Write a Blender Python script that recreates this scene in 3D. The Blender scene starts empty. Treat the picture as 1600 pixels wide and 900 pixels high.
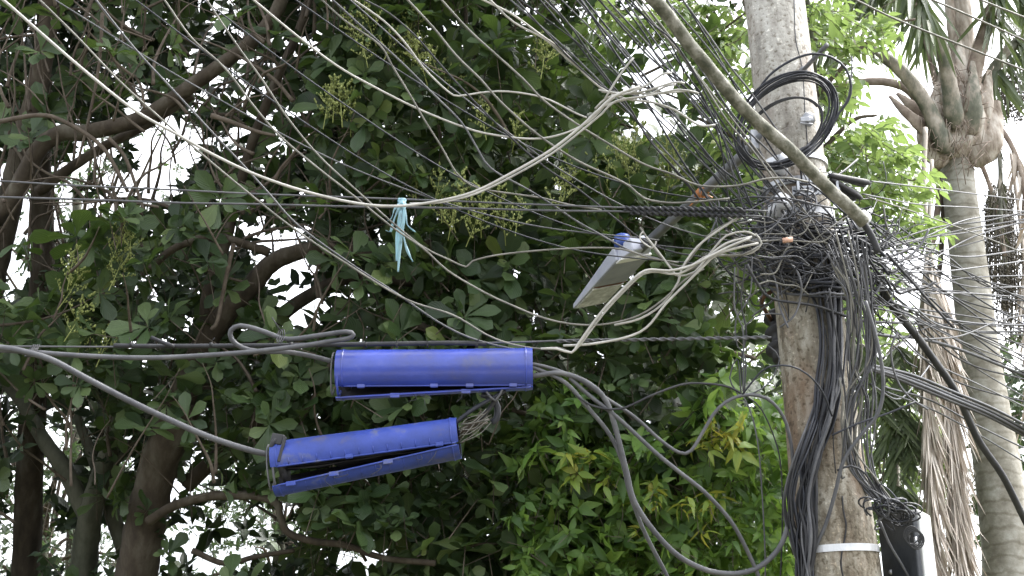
import bpy, math, random
import numpy as np
from mathutils import Vector, Matrix
rnd = random.Random(7)
rng = np.random.default_rng(11)
R = math.radians
scene = bpy.context.scene
col = scene.collection

# ------------------------------------------------------------------ camera, sky, sun, exposure
PITCH, FPX, CAMZ = 20.0, 1931.0, 1.6
cd = bpy.data.cameras.new('camera'); cam = bpy.data.objects.new('camera', cd); col.objects.link(cam)
cam.location = (0, 0, CAMZ); cam.rotation_euler = (R(90 + PITCH), 0, 0)
cd.sensor_width = 36; cd.lens = 36 * FPX / 1600; cd.clip_start = 0.05; cd.clip_end = 2000
scene.camera = cam
SUN_EL, SUN_AZ = 56, 75            # azimuth measured clockwise from +Y
world = bpy.data.worlds.new('World'); scene.world = world; world.use_nodes = True
nt = world.node_tree; nt.nodes.clear()
out = nt.nodes.new('ShaderNodeOutputWorld'); bg = nt.nodes.new('ShaderNodeBackground')
sky = nt.nodes.new('ShaderNodeTexSky'); sky.sky_type = 'NISHITA'; sky.sun_disc = False
sky.sun_elevation = R(SUN_EL); sky.sun_rotation = R(SUN_AZ); sky.dust_density = 5; sky.air_density = 1.0; sky.ozone_density = 1
hsv = nt.nodes.new('ShaderNodeHueSaturation'); hsv.inputs['Saturation'].default_value = 0.22
tcw = nt.nodes.new('ShaderNodeTexCoord'); cl = nt.nodes.new('ShaderNodeTexNoise'); cl.inputs['Scale'].default_value = 2.2; cl.inputs['Detail'].default_value = 5
crw = nt.nodes.new('ShaderNodeValToRGB'); crw.color_ramp.elements[0].position = .35; crw.color_ramp.elements[0].color = (1.9, 1.97, 2.05, 1)
crw.color_ramp.elements[1].position = .65; crw.color_ramp.elements[1].color = (2.9, 2.85, 2.8, 1)
mulw = nt.nodes.new('ShaderNodeMix'); mulw.data_type = 'RGBA'; mulw.blend_type = 'MULTIPLY'; mulw.inputs[0].default_value = 1
nt.links.new(tcw.outputs['Generated'], cl.inputs['Vector']); nt.links.new(cl.outputs['Fac'], crw.inputs[0])
nt.links.new(sky.outputs[0], hsv.inputs['Color']); nt.links.new(hsv.outputs[0], mulw.inputs[6]); nt.links.new(crw.outputs[0], mulw.inputs[7])
nt.links.new(mulw.outputs[2], bg.inputs[0]); bg.inputs[1].default_value = 0.15
nt.links.new(bg.outputs[0], out.inputs[0])
sd = bpy.data.lights.new('sun', 'SUN'); sd.energy = 1.5; sd.angle = R(14); sd.color = (1, .96, .9)
so = bpy.data.objects.new('sun', sd); col.objects.link(so)
az = R(SUN_AZ); el = R(SUN_EL)
tosun = Vector((math.sin(az) * math.cos(el), math.cos(az) * math.cos(el), math.sin(el)))
so.rotation_euler = tosun.to_track_quat('Z', 'Y').to_euler(); so.location = (0, -5, 20)
vs = scene.view_settings; vs.view_transform = 'Standard'; vs.look = 'None'; vs.gamma = 1; vs.use_curve_mapping = False
vs.exposure = 1.1
scene.cycles.max_bounces = 6; scene.cycles.transparent_max_bounces = 4
scene.cycles.diffuse_bounces = 3; scene.cycles.glossy_bounces = 2; scene.cycles.transmission_bounces = 3
scene.cycles.caustics_reflective = False; scene.cycles.caustics_refractive = False

# ------------------------------------------------------------------ pixel helper (photo pixels, 1600 x 900)
CP, SP = math.cos(R(PITCH)), math.sin(R(PITCH))
def at(px, py, d):
    x = (px - 800) / FPX * d; v = (450 - py) / FPX * d
    return Vector((x, d * CP - v * SP, CAMZ + d * SP + v * CP))
def atY(px, py, Y):
    v = (450 - py) / FPX
    return at(px, py, Y / (CP - v * SP))

# ------------------------------------------------------------------ materials
def newmat(name):
    m = bpy.data.materials.new(name); m.use_nodes = True
    n = m.node_tree; p = n.nodes['Principled BSDF']
    return m, n, p
def N(n, t, **kw):
    x = n.nodes.new(t)
    for k, v in kw.items():
        if k in x.inputs: x.inputs[k].default_value = v
        else: setattr(x, k, v)
    return x
def ramp(n, src, stops):
    r = n.nodes.new('ShaderNodeValToRGB'); e = r.color_ramp.elements
    while len(e) < len(stops): e.new(.5)
    for i, (p, c) in enumerate(stops):
        e[i].position = p; e[i].color = (*c, 1)
    n.links.new(src, r.inputs[0]); return r
def noisy(name, stops, scale=6, rough=.7, metal=0, bump=.2, bscale=30, detail=6, stretch=None, spec=.4, rvar=None):
    m, n, p = newmat(name)
    tc = N(n, 'ShaderNodeTexCoord'); src = tc.outputs['Object']
    if stretch:
        mp = N(n, 'ShaderNodeMapping'); mp.inputs['Scale'].default_value = stretch
        n.links.new(src, mp.inputs[0]); src = mp.outputs[0]
    a = N(n, 'ShaderNodeTexNoise', Scale=scale, Detail=detail, Roughness=.62)
    n.links.new(src, a.inputs['Vector'])
    r = ramp(n, a.outputs['Fac'], stops); n.links.new(r.outputs[0], p.inputs['Base Color'])
    b = N(n, 'ShaderNodeTexNoise', Scale=bscale, Detail=5); n.links.new(src, b.inputs['Vector'])
    bp = N(n, 'ShaderNodeBump', Strength=bump, Distance=.01); n.links.new(b.outputs['Fac'], bp.inputs['Height'])
    n.links.new(bp.outputs[0], p.inputs['Normal'])
    p.inputs['Roughness'].default_value = rough; p.inputs['Metallic'].default_value = metal
    p.inputs['Specular IOR Level'].default_value = spec
    return m
def leafmat(name, stops, rough=.38, trans=.3, tcol=(.12, .22, .03), vein=.25, spec=.5):
    m, n, p = newmat(name)
    g = N(n, 'ShaderNodeNewGeometry'); r = ramp(n, g.outputs['Random Per Island'], stops)
    uv = N(n, 'ShaderNodeTexCoord'); sx = N(n, 'ShaderNodeSeparateXYZ'); n.links.new(uv.outputs['UV'], sx.inputs[0])
    a = N(n, 'ShaderNodeMath', operation='SUBTRACT'); n.links.new(sx.outputs[1], a.inputs[0]); a.inputs[1].default_value = .5
    ab = N(n, 'ShaderNodeMath', operation='ABSOLUTE'); n.links.new(a.outputs[0], ab.inputs[0])
    s = N(n, 'ShaderNodeMath', operation='SUBTRACT'); n.links.new(sx.outputs[0], s.inputs[0]); n.links.new(ab.outputs[0], s.inputs[1])
    mm = N(n, 'ShaderNodeMath', operation='MULTIPLY'); n.links.new(s.outputs[0], mm.inputs[0]); mm.inputs[1].default_value = 52
    si = N(n, 'ShaderNodeMath', operation='SINE'); n.links.new(mm.outputs[0], si.inputs[0])
    v1 = ramp(n, si.outputs[0], [(.0, (1, 1, 1)), (.75, (1, 1, 1)), (1, (1 + vein, 1 + vein, 1 + vein))])
    v2 = ramp(n, ab.outputs[0], [(.0, (1.3, 1.3, 1.25)), (.05, (1, 1, 1))])
    x1 = N(n, 'ShaderNodeMix', data_type='RGBA', blend_type='MULTIPLY'); x1.inputs[0].default_value = 1
    x2 = N(n, 'ShaderNodeMix', data_type='RGBA', blend_type='MULTIPLY'); x2.inputs[0].default_value = 1
    n.links.new(r.outputs[0], x1.inputs[6]); n.links.new(v1.outputs[0], x1.inputs[7])
    n.links.new(x1.outputs[2], x2.inputs[6]); n.links.new(v2.outputs[0], x2.inputs[7])
    n.links.new(x2.outputs[2], p.inputs['Base Color'])
    bp = N(n, 'ShaderNodeBump', Strength=.3, Distance=.004); n.links.new(si.outputs[0], bp.inputs['Height']); n.links.new(bp.outputs[0], p.inputs['Normal'])
    p.inputs['Roughness'].default_value = rough; p.inputs['Specular IOR Level'].default_value = spec
    t = N(n, 'ShaderNodeBsdfTranslucent'); t.inputs[0].default_value = (*tcol, 1)
    mx = N(n, 'ShaderNodeMixShader'); mx.inputs[0].default_value = trans
    n.links.new(p.outputs[0], mx.inputs[1]); n.links.new(t.outputs[0], mx.inputs[2])
    n.links.new(mx.outputs[0], n.nodes['Material Output'].inputs[0])
    return m

M = {}
M['leaf'] = leafmat('waxy_green_leaf', [(0, (.018, .036, .015)), (.4, (.040, .072, .028)), (.75, (.075, .118, .048)), (.97, (.12, .17, .065)), (1, (.15, .19, .055))], rough=.4, trans=.26, tcol=(.14, .23, .04), spec=.45)
M['leaf_shade'] = leafmat('shaded_green_leaf', [(0, (.012, .026, .010)), (.6, (.027, .052, .019)), (1, (.055, .09, .028))], rough=.5, trans=.1, tcol=(.05, .09, .02), vein=.1)  # darker leaf copy: shade inside the crowns put into the colour
M['leaf_bright'] = leafmat('bright_green_leaf', [(0, (.05, .095, .03)), (.5, (.10, .165, .05)), (.85, (.16, .235, .065)), (1, (.27, .30, .09))], rough=.33, trans=.36, tcol=(.30, .42, .12), vein=.12)  # own light green, lifted further to carry stronger light in the colour
M['leaf_yellow'] = leafmat('yellow_green_leaf', [(0, (.045, .10, .025)), (.5, (.09, .175, .04)), (.88, (.15, .25, .055)), (1, (.20, .29, .06))], rough=.36, trans=.36, tcol=(.28, .44, .07), vein=.12)  # own yellow-green, with this tree's stronger light added to the colour
M['leaf_far'] = leafmat('distant_green_leaf', [(0, (.03, .05, .028)), (1, (.07, .105, .05))], rough=.5, trans=.2, tcol=(.12, .2, .06), vein=0)
M['flower'] = leafmat('yellow_green_flower', [(0, (.22, .27, .08)), (1, (.40, .44, .15))], rough=.6, trans=.2, tcol=(.3, .34, .08), vein=0)
M['palmgreen'] = leafmat('palm_leaflet_green', [(0, (.045, .07, .03)), (1, (.11, .15, .06))], rough=.4, trans=.25, tcol=(.16, .22, .07), vein=0)
M['palmdead'] = leafmat('dry_palm_leaflet', [(0, (.25, .21, .175)), (.5, (.44, .39, .34)), (1, (.62, .58, .53))], rough=.7, trans=.12, tcol=(.4, .3, .2), vein=0)
M['bark'] = noisy('brown_bark', [(.3, (.03, .024, .018)), (.5, (.066, .052, .038)), (.7, (.12, .108, .085))], scale=7, rough=.9, bump=.7, bscale=24, stretch=(1, 1, .35))
M['bark_pale'] = noisy('grey_green_bark', [(.3, (.045, .048, .035)), (.5, (.09, .095, .07)), (.7, (.15, .15, .12))], scale=6, rough=.9, bump=.6, bscale=20, stretch=(1, 1, .4))
M['twig'] = noisy('grey_twig_bark', [(.3, (.06, .045, .035)), (.7, (.15, .125, .10))], scale=12, rough=.9)
M['concrete'] = None
M['cab_dark'] = noisy('black_cable_sheath', [(.3, (.014, .016, .022)), (.6, (.032, .035, .046)), (.8, (.065, .068, .080))], scale=9, rough=.48, spec=.4, bump=.1, bscale=60)
M['cab_grey'] = noisy('weathered_grey_cable', [(.3, (.055, .057, .066)), (.6, (.105, .107, .115)), (.8, (.18, .18, .178))], scale=8, rough=.5, bump=.1, bscale=60)
M['cab_mid'] = noisy('dusty_dark_cable', [(.3, (.022, .023, .028)), (.6, (.045, .046, .050)), (.8, (.09, .088, .083))], scale=8, rough=.6, spec=.3, bump=.1, bscale=60)
M['cab_white'] = noisy('off_white_cable', [(.3, (.30, .295, .27)), (.55, (.44, .43, .40)), (.8, (.56, .55, .52))], scale=10, rough=.5, bump=.1, bscale=60)
M['cab_tan'] = noisy('dirty_cream_cable', [(.3, (.10, .097, .085)), (.55, (.18, .175, .155)), (.8, (.30, .29, .26))], scale=10, rough=.55, bump=.1, bscale=60)
M['moss'] = noisy('mossy_thick_cable', [(.32, (.04, .045, .028)), (.46, (.10, .10, .072)), (.58, (.21, .205, .17)), (.75, (.42, .41, .37))], scale=14, rough=.75, bump=.5, bscale=70)
M['steel'] = noisy('galvanised_steel', [(.3, (.28, .29, .31)), (.7, (.5, .51, .53))], scale=20, rough=.42, metal=.75, bump=.1)
M['band'] = noisy('bright_steel_band', [(.3, (.55, .57, .60)), (.7, (.72, .73, .76))], scale=20, rough=.38, metal=.35, bump=.1)
M['pipe'] = noisy('grey_painted_pipe', [(.3, (.10, .105, .115)), (.6, (.17, .175, .19)), (.8, (.25, .25, .26))], scale=8, rough=.5, bump=.15)
M['blue'] = noisy('scuffed_blue_plastic', [(.26, (.06, .07, .18)), (.38, (.034, .052, .25)), (.5, (.030, .054, .31)), (.62, (.036, .064, .36)), (.76, (.09, .11, .36))], scale=6, rough=.30, bump=.12, bscale=40, spec=.7)
M['shell_inside'] = noisy('dark_shell_inside', [(.3, (.008, .008, .012)), (.6, (.02, .02, .03)), (.8, (.05, .045, .04))], scale=9, rough=.8)  # dark tone for the inner faces of the closure shells
M['blue_dirty'] = noisy('dusty_blue_plastic', [(.28, (.08, .08, .13)), (.42, (.027, .050, .23)), (.6, (.033, .062, .31)), (.74, (.13, .14, .17))], scale=6.5, rough=.5, bump=.15, bscale=40)
M['black'] = noisy('black_rubber', [(.3, (.010, .010, .012)), (.7, (.03, .03, .033))], scale=10, rough=.6)
M['darkbox'] = noisy('charcoal_enclosure_plastic', [(.3, (.018, .022, .028)), (.7, (.035, .04, .048))], scale=6, rough=.5)
M['whitebox'] = noisy('white_enclosure_plastic', [(.3, (.62, .63, .62)), (.7, (.78, .79, .78))], scale=6, rough=.5)
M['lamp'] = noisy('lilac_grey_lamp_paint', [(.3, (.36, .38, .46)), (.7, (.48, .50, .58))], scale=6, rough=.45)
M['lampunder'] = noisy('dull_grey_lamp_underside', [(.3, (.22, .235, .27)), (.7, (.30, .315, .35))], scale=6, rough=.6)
M['lens'] = noisy('dirty_lens', [(.3, (.30, .30, .30)), (.48, (.50, .51, .52)), (.62, (.74, .75, .77)), (.75, (.45, .45, .45))], scale=14, rough=.35, bump=.1)
M['rust'] = noisy('rust', [(.3, (.06, .03, .018)), (.7, (.15, .075, .04))], scale=12, rough=.85)
M['orange'] = noisy('orange_tape', [(.3, (.30, .11, .035)), (.7, (.45, .18, .05))], scale=12, rough=.5)
M['cyan'] = leafmat('pale_cyan_plastic', [(0, (.30, .50, .58)), (1, (.48, .68, .74))], rough=.45, trans=.35, tcol=(.4, .7, .8), vein=0)
M['photocell'] = noisy('translucent_blue_cap', [(.3, (.03, .06, .24)), (.7, (.05, .10, .36))], scale=12, rough=.3)
M['copper'] = noisy('peach_plastic', [(.3, (.55, .33, .24)), (.7, (.65, .4, .3))], scale=12, rough=.5)
M['porcelain'] = noisy('white_porcelain', [(.3, (.6, .62, .66)), (.7, (.75, .76, .8))], scale=6, rough=.25)
M['palmtrunk'] = None
M['fibre'] = noisy('glare_paled_brown_fibre', [(.3, (.12, .09, .07)), (.42, (.28, .235, .19)), (.54, (.45, .40, .35)), (.68, (.64, .61, .56))], scale=11, rough=.9, bump=.8, bscale=26, stretch=(1, 1, .25))  # fibre colour paled to carry the glare round the palm head
M['petiole'] = noisy('green_brown_petiole', [(.3, (.06, .065, .045)), (.45, (.13, .135, .10)), (.54, (.27, .24, .195)), (.7, (.46, .42, .37))], scale=7, rough=.6, bump=.2, stretch=(1, 1, .5))
M['petiole_dry'] = noisy('glare_paled_dry_petiole', [(.3, (.13, .095, .075)), (.5, (.24, .19, .155)), (.7, (.42, .36, .31))], scale=6, rough=.75, bump=.3)  # dry tone lightened further, the same glare put into the colour
M['fruit'] = leafmat('dark_palm_fruit', [(0, (.05, .045, .035)), (1, (.12, .105, .075))], rough=.6, trans=.05, vein=0)
def mk_concrete():
    m, n, p = newmat('weathered_concrete')
    tc = N(n, 'ShaderNodeTexCoord'); o = tc.outputs['Object']
    mp = N(n, 'ShaderNodeMapping'); mp.inputs['Scale'].default_value = (1.4, 1.4, .5); n.links.new(o, mp.inputs[0])
    a = N(n, 'ShaderNodeTexNoise', Scale=8.5, Detail=9, Roughness=.68); n.links.new(mp.outputs[0], a.inputs['Vector'])
    r = ramp(n, a.outputs['Fac'], [(.30, (.06, .048, .033)), (.42, (.14, .118, .085)), (.5, (.23, .205, .16)), (.6, (.35, .33, .28)), (.73, (.50, .49, .45))])
    b = N(n, 'ShaderNodeTexNoise', Scale=2.3, Detail=5, Roughness=.6); n.links.new(mp.outputs[0], b.inputs['Vector'])
    br = ramp(n, b.outputs['Fac'], [(.50, (0, 0, 0)), (.62, (.6, .6, .6))])
    mx = N(n, 'ShaderNodeMix', data_type='RGBA'); n.links.new(br.outputs[0], mx.inputs[0]); n.links.new(r.outputs[0], mx.inputs[6]); mx.inputs[7].default_value = (.17, .105, .065, 1)
    # dark streaks and moss lower on the shaft, paler tone towards the top, broken up by noise
    g = N(n, 'ShaderNodeSeparateXYZ'); n.links.new(o, g.inputs[0])
    hr = N(n, 'ShaderNodeMapRange'); n.links.new(g.outputs[2], hr.inputs[0]); hr.inputs[1].default_value = 3.9; hr.inputs[2].default_value = 5.2
    adn = N(n, 'ShaderNodeMath', operation='MULTIPLY'); n.links.new(hr.outputs[0], adn.inputs[0]); n.links.new(a.outputs['Fac'], adn.inputs[1])
    m2 = N(n, 'ShaderNodeMix', data_type='RGBA'); n.links.new(adn.outputs[0], m2.inputs[0]); n.links.new(mx.outputs[2], m2.inputs[6]); m2.inputs[7].default_value = (.58, .575, .55, 1)
    c = N(n, 'ShaderNodeTexNoise', Scale=42, Detail=4); n.links.new(o, c.inputs['Vector'])
    cr = ramp(n, c.outputs['Fac'], [(.34, (.5, .47, .42)), (.44, (1, 1, 1)), (.62, (1, 1, 1)), (.68, (1.6, 1.6, 1.6))])
    m3 = N(n, 'ShaderNodeMix', data_type='RGBA', blend_type='MULTIPLY'); m3.inputs[0].default_value = 1; n.links.new(m2.outputs[2], m3.inputs[6]); n.links.new(cr.outputs[0], m3.inputs[7])
    n.links.new(m3.outputs[2], p.inputs['Base Color']); p.inputs['Roughness'].default_value = .85
    ad = N(n, 'ShaderNodeMath', operation='ADD'); n.links.new(c.outputs['Fac'], ad.inputs[0]); n.links.new(a.outputs['Fac'], ad.inputs[1])
    bp = N(n, 'ShaderNodeBump', Strength=.6, Distance=.012); n.links.new(ad.outputs[0], bp.inputs['Height']); n.links.new(bp.outputs[0], p.inputs['Normal'])
    return m
M['concrete'] = mk_concrete()
def mk_palmtrunk():
    m, n, p = newmat('ringed_palm_bark')
    tc = N(n, 'ShaderNodeTexCoord'); o = tc.outputs['Object']
    w = N(n, 'ShaderNodeTexWave', Scale=2.4, Distortion=3.5, Detail=4); w.bands_direction = 'Z'; w.inputs['Detail Scale'].default_value = 2.5; n.links.new(o, w.inputs['Vector'])
    a = N(n, 'ShaderNodeTexNoise', Scale=4.5, Detail=8, Roughness=.7); n.links.new(o, a.inputs['Vector'])
    r = ramp(n, a.outputs['Fac'], [(.3, (.14, .13, .10)), (.48, (.27, .255, .215)), (.6, (.38, .37, .33)), (.75, (.54, .53, .5))])
    wr = ramp(n, w.outputs['Fac'], [(0, (.72, .7, .66)), (.2, (1, 1, 1)), (1, (1, 1, 1))])
    mx = N(n, 'ShaderNodeMix', data_type='RGBA', blend_type='MULTIPLY'); mx.inputs[0].default_value = 1
    n.links.new(r.outputs[0], mx.inputs[6]); n.links.new(wr.outputs[0], mx.inputs[7]); n.links.new(mx.outputs[2], p.inputs['Base Color'])
    bp = N(n, 'ShaderNodeBump', Strength=.6, Distance=.01); n.links.new(a.outputs['Fac'], bp.inputs['Height']); n.links.new(bp.outputs[0], p.inputs['Normal'])
    p.inputs['Roughness'].default_value = .85
    return m
M['palmtrunk'] = mk_palmtrunk()

# ------------------------------------------------------------------ object helpers
def tag(o, label=None, cat=None, group=None, kind=None):
    if label: o['label'] = label
    if cat: o['category'] = cat
    if group: o['group'] = group
    if kind: o['kind'] = kind
    return o
def empty(name, loc, label=None, cat=None, group=None):
    o = bpy.data.objects.new(name, None); o.location = loc; o.empty_display_size = .1; col.objects.link(o)
    return tag(o, label, cat, group)
class MB:
    """collects verts/faces, links them as ONE mesh object"""
    def __init__(s): s.v = []; s.f = []; s.sm = []; s.mi = []
    def add(s, vs, fs, smooth=True, mi=0):
        b = len(s.v); s.v += [tuple(v) for v in vs]; s.f += [tuple(i + b for i in f) for f in fs]
        s.sm += [smooth] * len(fs); s.mi += [mi] * len(fs)
    def tube(s, pts, r, sides=7, mi=0, cap=True, jit=0, flat=None, ref=None):
        pts = [Vector(p) for p in pts]; n = len(pts)
        rs = r if hasattr(r, '__len__') else [r] * n
        t = (pts[1] - pts[0]).normalized(); u = (t.cross(Vector(ref)) if ref else t.orthogonal()).normalized(); vs = []
        for i, p in enumerate(pts):
            a = pts[max(i - 1, 0)]; b = pts[min(i + 1, n - 1)]; t = (b - a)
            t = t.normalized() if t.length > 1e-9 else Vector((0, 0, 1))
            u = (u - t * u.dot(t)); u = u.normalized() if u.length > 1e-6 else t.orthogonal().normalized()
            w = t.cross(u)
            for k in range(sides):
                an = 2 * math.pi * k / sides; rr = rs[i] * (1 + (rnd.uniform(-jit, jit) if jit else 0))
                vs.append(p + u * math.cos(an) * rr + w * math.sin(an) * rr * (flat or 1))
        fs = [(i * sides + k, i * sides + (k + 1) % sides, (i + 1) * sides + (k + 1) % sides, (i + 1) * sides + k) for i in range(n - 1) for k in range(sides)]
        if cap: fs += [tuple(reversed(range(sides))), tuple(range((n - 1) * sides, n * sides))]
        s.add(vs, fs, True, mi)
    def box(s, c, size, rot=None, mi=0, taper=1):
        hx, hy, hz = [q / 2 for q in size]; m = rot or Matrix.Identity(3); c = Vector(c)
        vs = []
        for z in (-1, 1):
            k = taper if z > 0 else 1
            for x, y in ((-1, -1), (1, -1), (1, 1), (-1, 1)): vs.append(c + m @ Vector((x * hx * k, y * hy * k, z * hz)))
        s.add(vs, [(3, 2, 1, 0), (4, 5, 6, 7), (0, 1, 5, 4), (1, 2, 6, 5), (2, 3, 7, 6), (3, 0, 4, 7)], False, mi)
    def lathe(s, prof, c, rot=None, n=20, mi=0):
        c = Vector(c); m = rot or Matrix.Identity(3)
        vs = [c + m @ Vector((r * math.cos(2 * math.pi * k / n), r * math.sin(2 * math.pi * k / n), z)) for r, z in prof for k in range(n)]
        L = len(prof)
        fs = [(i * n + k, i * n + (k + 1) % n, (i + 1) * n + (k + 1) % n, (i + 1) * n + k) for i in range(L - 1) for k in range(n)]
        fs += [tuple(reversed(range(n))), tuple(range((L - 1) * n, L * n))]
        s.add(vs, fs, True, mi)
    def build(s, name, mat, parent=None, loc=None, bevel=0):
        me = bpy.data.meshes.new(name); off = Vector(loc) if loc is not None else (parent.matrix_world.translation if parent and False else Vector((0, 0, 0)))
        me.from_pydata([tuple(Vector(v) - off) for v in s.v], [], s.f)
        me.polygons.foreach_set('use_smooth', s.sm); me.polygons.foreach_set('material_index', s.mi)
        for m in (mat if isinstance(mat, (list, tuple)) else [mat]): me.materials.append(m)
        me.update()
        o = bpy.data.objects.new(name, me); col.objects.link(o)
        if loc is not None: o.location = off
        if parent: attach(o, parent)
        if bevel:
            b = o.modifiers.new('bevel', 'BEVEL'); b.width = bevel; b.segments = 2; b.limit_method = 'ANGLE'
        return o
def attach(o, parent):
    """parent keeping the world-space placement"""
    chain = Matrix.Identity(4); p = parent
    ms = []
    while p: ms.append(p.matrix_parent_inverse @ p.matrix_basis); p = p.parent
    for m in ms: chain = m @ chain
    o.parent = parent; o.matrix_parent_inverse = chain.inverted()
def cr(pts, step=None, n=8):
    """Catmull-Rom through points"""
    P = [Vector(p) for p in pts]
    if len(P) < 3: return [P[0].lerp(P[-1], i / n) for i in range(n + 1)]
    P = [P[0] * 2 - P[1]] + P + [P[-1] * 2 - P[-2]]; o = []
    for i in range(1, len(P) - 2):
        a, b, c, d = P[i - 1:i + 3]
        L = (c - b).length; k = max(2, min(14, int(L / step))) if step else n
        for j in range(k):
            t = j / k
            o.append(.5 * ((2 * b) + (c - a) * t + (2 * a - 5 * b + 4 * c - d) * t * t + (3 * b - a - 3 * c + d) * t ** 3))
    o.append(P[-2]); return o
def pathpts(pts, d):
    """photo pixels + distance -> world points; d is a number or (start, end) or a list"""
    n = len(pts)
    if hasattr(d, '__len__'):
        if len(d) == n: ds = list(d)
        else:
            L = [0]
            for i in range(1, n): L.append(L[-1] + math.hypot(pts[i][0] - pts[i - 1][0], pts[i][1] - pts[i - 1][1]))
            ds = [np.interp(l / L[-1], np.linspace(0, 1, len(d)), d) for l in L]
    else: ds = [d] * n
    return [at(x, y, q) for (x, y), q in zip(pts, ds)]

# ------------------------------------------------------------------ fast leaf meshes
PROF = {'obovate': ([0, .22, .45, .68, .87, 1], [.05, .22, .62, .98, .86, .10]),
        'ovate': ([0, .2, .42, .7, 1], [.06, .85, 1, .62, .03]),
        'lance': ([0, .3, .65, 1], [.12, .9, .7, .04]),
        'simple': ([0, .5, 1], [.1, 1, .08]),
        'strap': ([0, .15, .5, .85, 1], [.5, 1, 1, .6, .05])}
def norm(a): return a / np.maximum(np.linalg.norm(a, axis=-1, keepdims=True), 1e-9)
def leaf_arrays(base, L, Nn, length, asp, fold, droop, prof):
    u, w = PROF[prof]; u = np.array(u); w = np.array(w)
    L = norm(L); Nn = norm(Nn - L * (Nn * L).sum(1, keepdims=True)); W = np.cross(Nn, L)
    n = len(base); S = len(u); V = np.zeros((n, S, 3, 3))
    ln = length[:, None]
    for i in range(S):
        c = base + L * (u[i] * ln) - Nn * (droop[:, None] * u[i] ** 2 * ln)
        hw = w[i] * asp[:, None] * ln * .5
        wob = (.12 * hw * rng.standard_normal((n, 1)))
        V[:, i, 1] = c
        V[:, i, 0] = c - W * hw + Nn * (fold * hw + wob)
        V[:, i, 2] = c + W * hw + Nn * (fold * hw - wob)
    q = []
    for i in range(S - 1):
        for j in range(2): q.append((i * 3 + j, i * 3 + j + 1, (i + 1) * 3 + j + 1, (i + 1) * 3 + j))
    q = np.array(q); F = (q[None] + (np.arange(n) * S * 3)[:, None, None]).reshape(-1, 4)
    uvv = np.zeros((S, 3, 2)); uvv[:, :, 0] = u[:, None]; uvv[:, :, 1] = np.array([0, .5, 1])[None]
    uv = np.tile(uvv.reshape(-1, 2)[q.reshape(-1)], (n, 1))
    return V.reshape(-1, 3), F, uv
def big_mesh(name, parts, mats, parent=None):
    """parts: list of (V, F, uv, material index)"""
    V = np.concatenate([p[0] for p in parts]); off = 0; Fs = []; UV = []; MI = []
    for v, f, uv, mi in parts:
        Fs.append(f + off); off += len(v); UV.append(uv); MI.append(np.full(len(f), mi, dtype=np.int32))
    F = np.concatenate(Fs); UV = np.concatenate(UV); MI = np.concatenate(MI)
    me = bpy.data.meshes.new(name); me.vertices.add(len(V)); me.vertices.foreach_set('co', V.astype(np.float32).ravel())
    me.loops.add(F.size); me.loops.foreach_set('vertex_index', F.astype(np.int32).ravel())
    me.polygons.add(len(F)); me.polygons.foreach_set('loop_start', (np.arange(len(F)) * 4).astype(np.int32))
    me.polygons.foreach_set('loop_total', np.full(len(F), 4, dtype=np.int32)) if hasattr(me.polygons[0], 'loop_total') and False else None
    uvl = me.uv_layers.new(name='UVMap'); 
    me.polygons.foreach_set('use_smooth', np.ones(len(F), dtype=bool)); me.polygons.foreach_set('material_index', MI)
    me.update(calc_edges=True)
    me.uv_layers[0].data.foreach_set('uv', UV.astype(np.float32).ravel())
    for m in mats: me.materials.append(m)
    o = bpy.data.objects.new(name, me); col.objects.link(o)
    if parent: attach(o, parent)
    return o
def twig_arrays(A, B, r):
    """three-sided twigs from A to B"""
    D = norm(B - A); ref = np.tile(np.array([[.3, .2, 1.0]]), (len(A), 1)); U = norm(np.cross(D, ref)); W = np.cross(D, U)
    V = np.zeros((len(A), 6, 3))
    for k in range(3):
        o = (U * math.cos(2.094 * k) + W * math.sin(2.094 * k)) * r
        V[:, k] = A + o; V[:, 3 + k] = B + o * .6
    q = np.array([(0, 1, 4, 3), (1, 2, 5, 4), (2, 0, 3, 5)])
    F = (q[None] + (np.arange(len(A)) * 6)[:, None, None]).reshape(-1, 4)
    return V.reshape(-1, 3), F, np.zeros((F.size, 2))
def whorls(C, axis, k, size, prof='obovate', asp=.5, spread=(45, 85), fold=.25, droop=.18, twig=.28, tr=.005):
    """rosettes of leaves round twig tips"""
    n = len(C); SZ = rng.uniform(.72, 1.3, n); axis = norm(axis); ref = norm(rng.standard_normal((n, 3))); U = norm(np.cross(axis, ref)); W = np.cross(axis, U)
    bs, Ls, Ns, ln, ap, dr = [], [], [], [], [], []
    for j in range(k):
        ph = 2 * math.pi * j / k * 1.0 + rng.uniform(-.35, .35, (n, 1)) + (j % 2) * .3
        th = np.radians(rng.uniform(spread[0], spread[1], (n, 1)))
        rad = U * np.cos(ph) + W * np.sin(ph)
        L = axis * np.cos(th) + rad * np.sin(th); L[:, 2] -= .15
        bs.append(C + axis * rng.uniform(-.05, .02, (n, 1)) * 1.0 + rad * .006); Ls.append(L)
        Ns.append(axis * np.sin(th) - rad * np.cos(th) + rng.standard_normal((n, 3)) * .22)
        ln.append(size * rng.uniform(.5, 1.25, n) * SZ); ap.append(asp * rng.uniform(.85, 1.15, n)); dr.append(droop * rng.uniform(-.2, 1.8, n))
    a = leaf_arrays(np.concatenate(bs), np.concatenate(Ls), np.concatenate(Ns), np.concatenate(ln), np.concatenate(ap), fold, np.concatenate(dr), prof)
    t = twig_arrays(C - axis * twig * rng.uniform(.6, 1.3, (n, 1)) - np.array([[0, 0, .04]]), C, tr)
    return a, t
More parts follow.
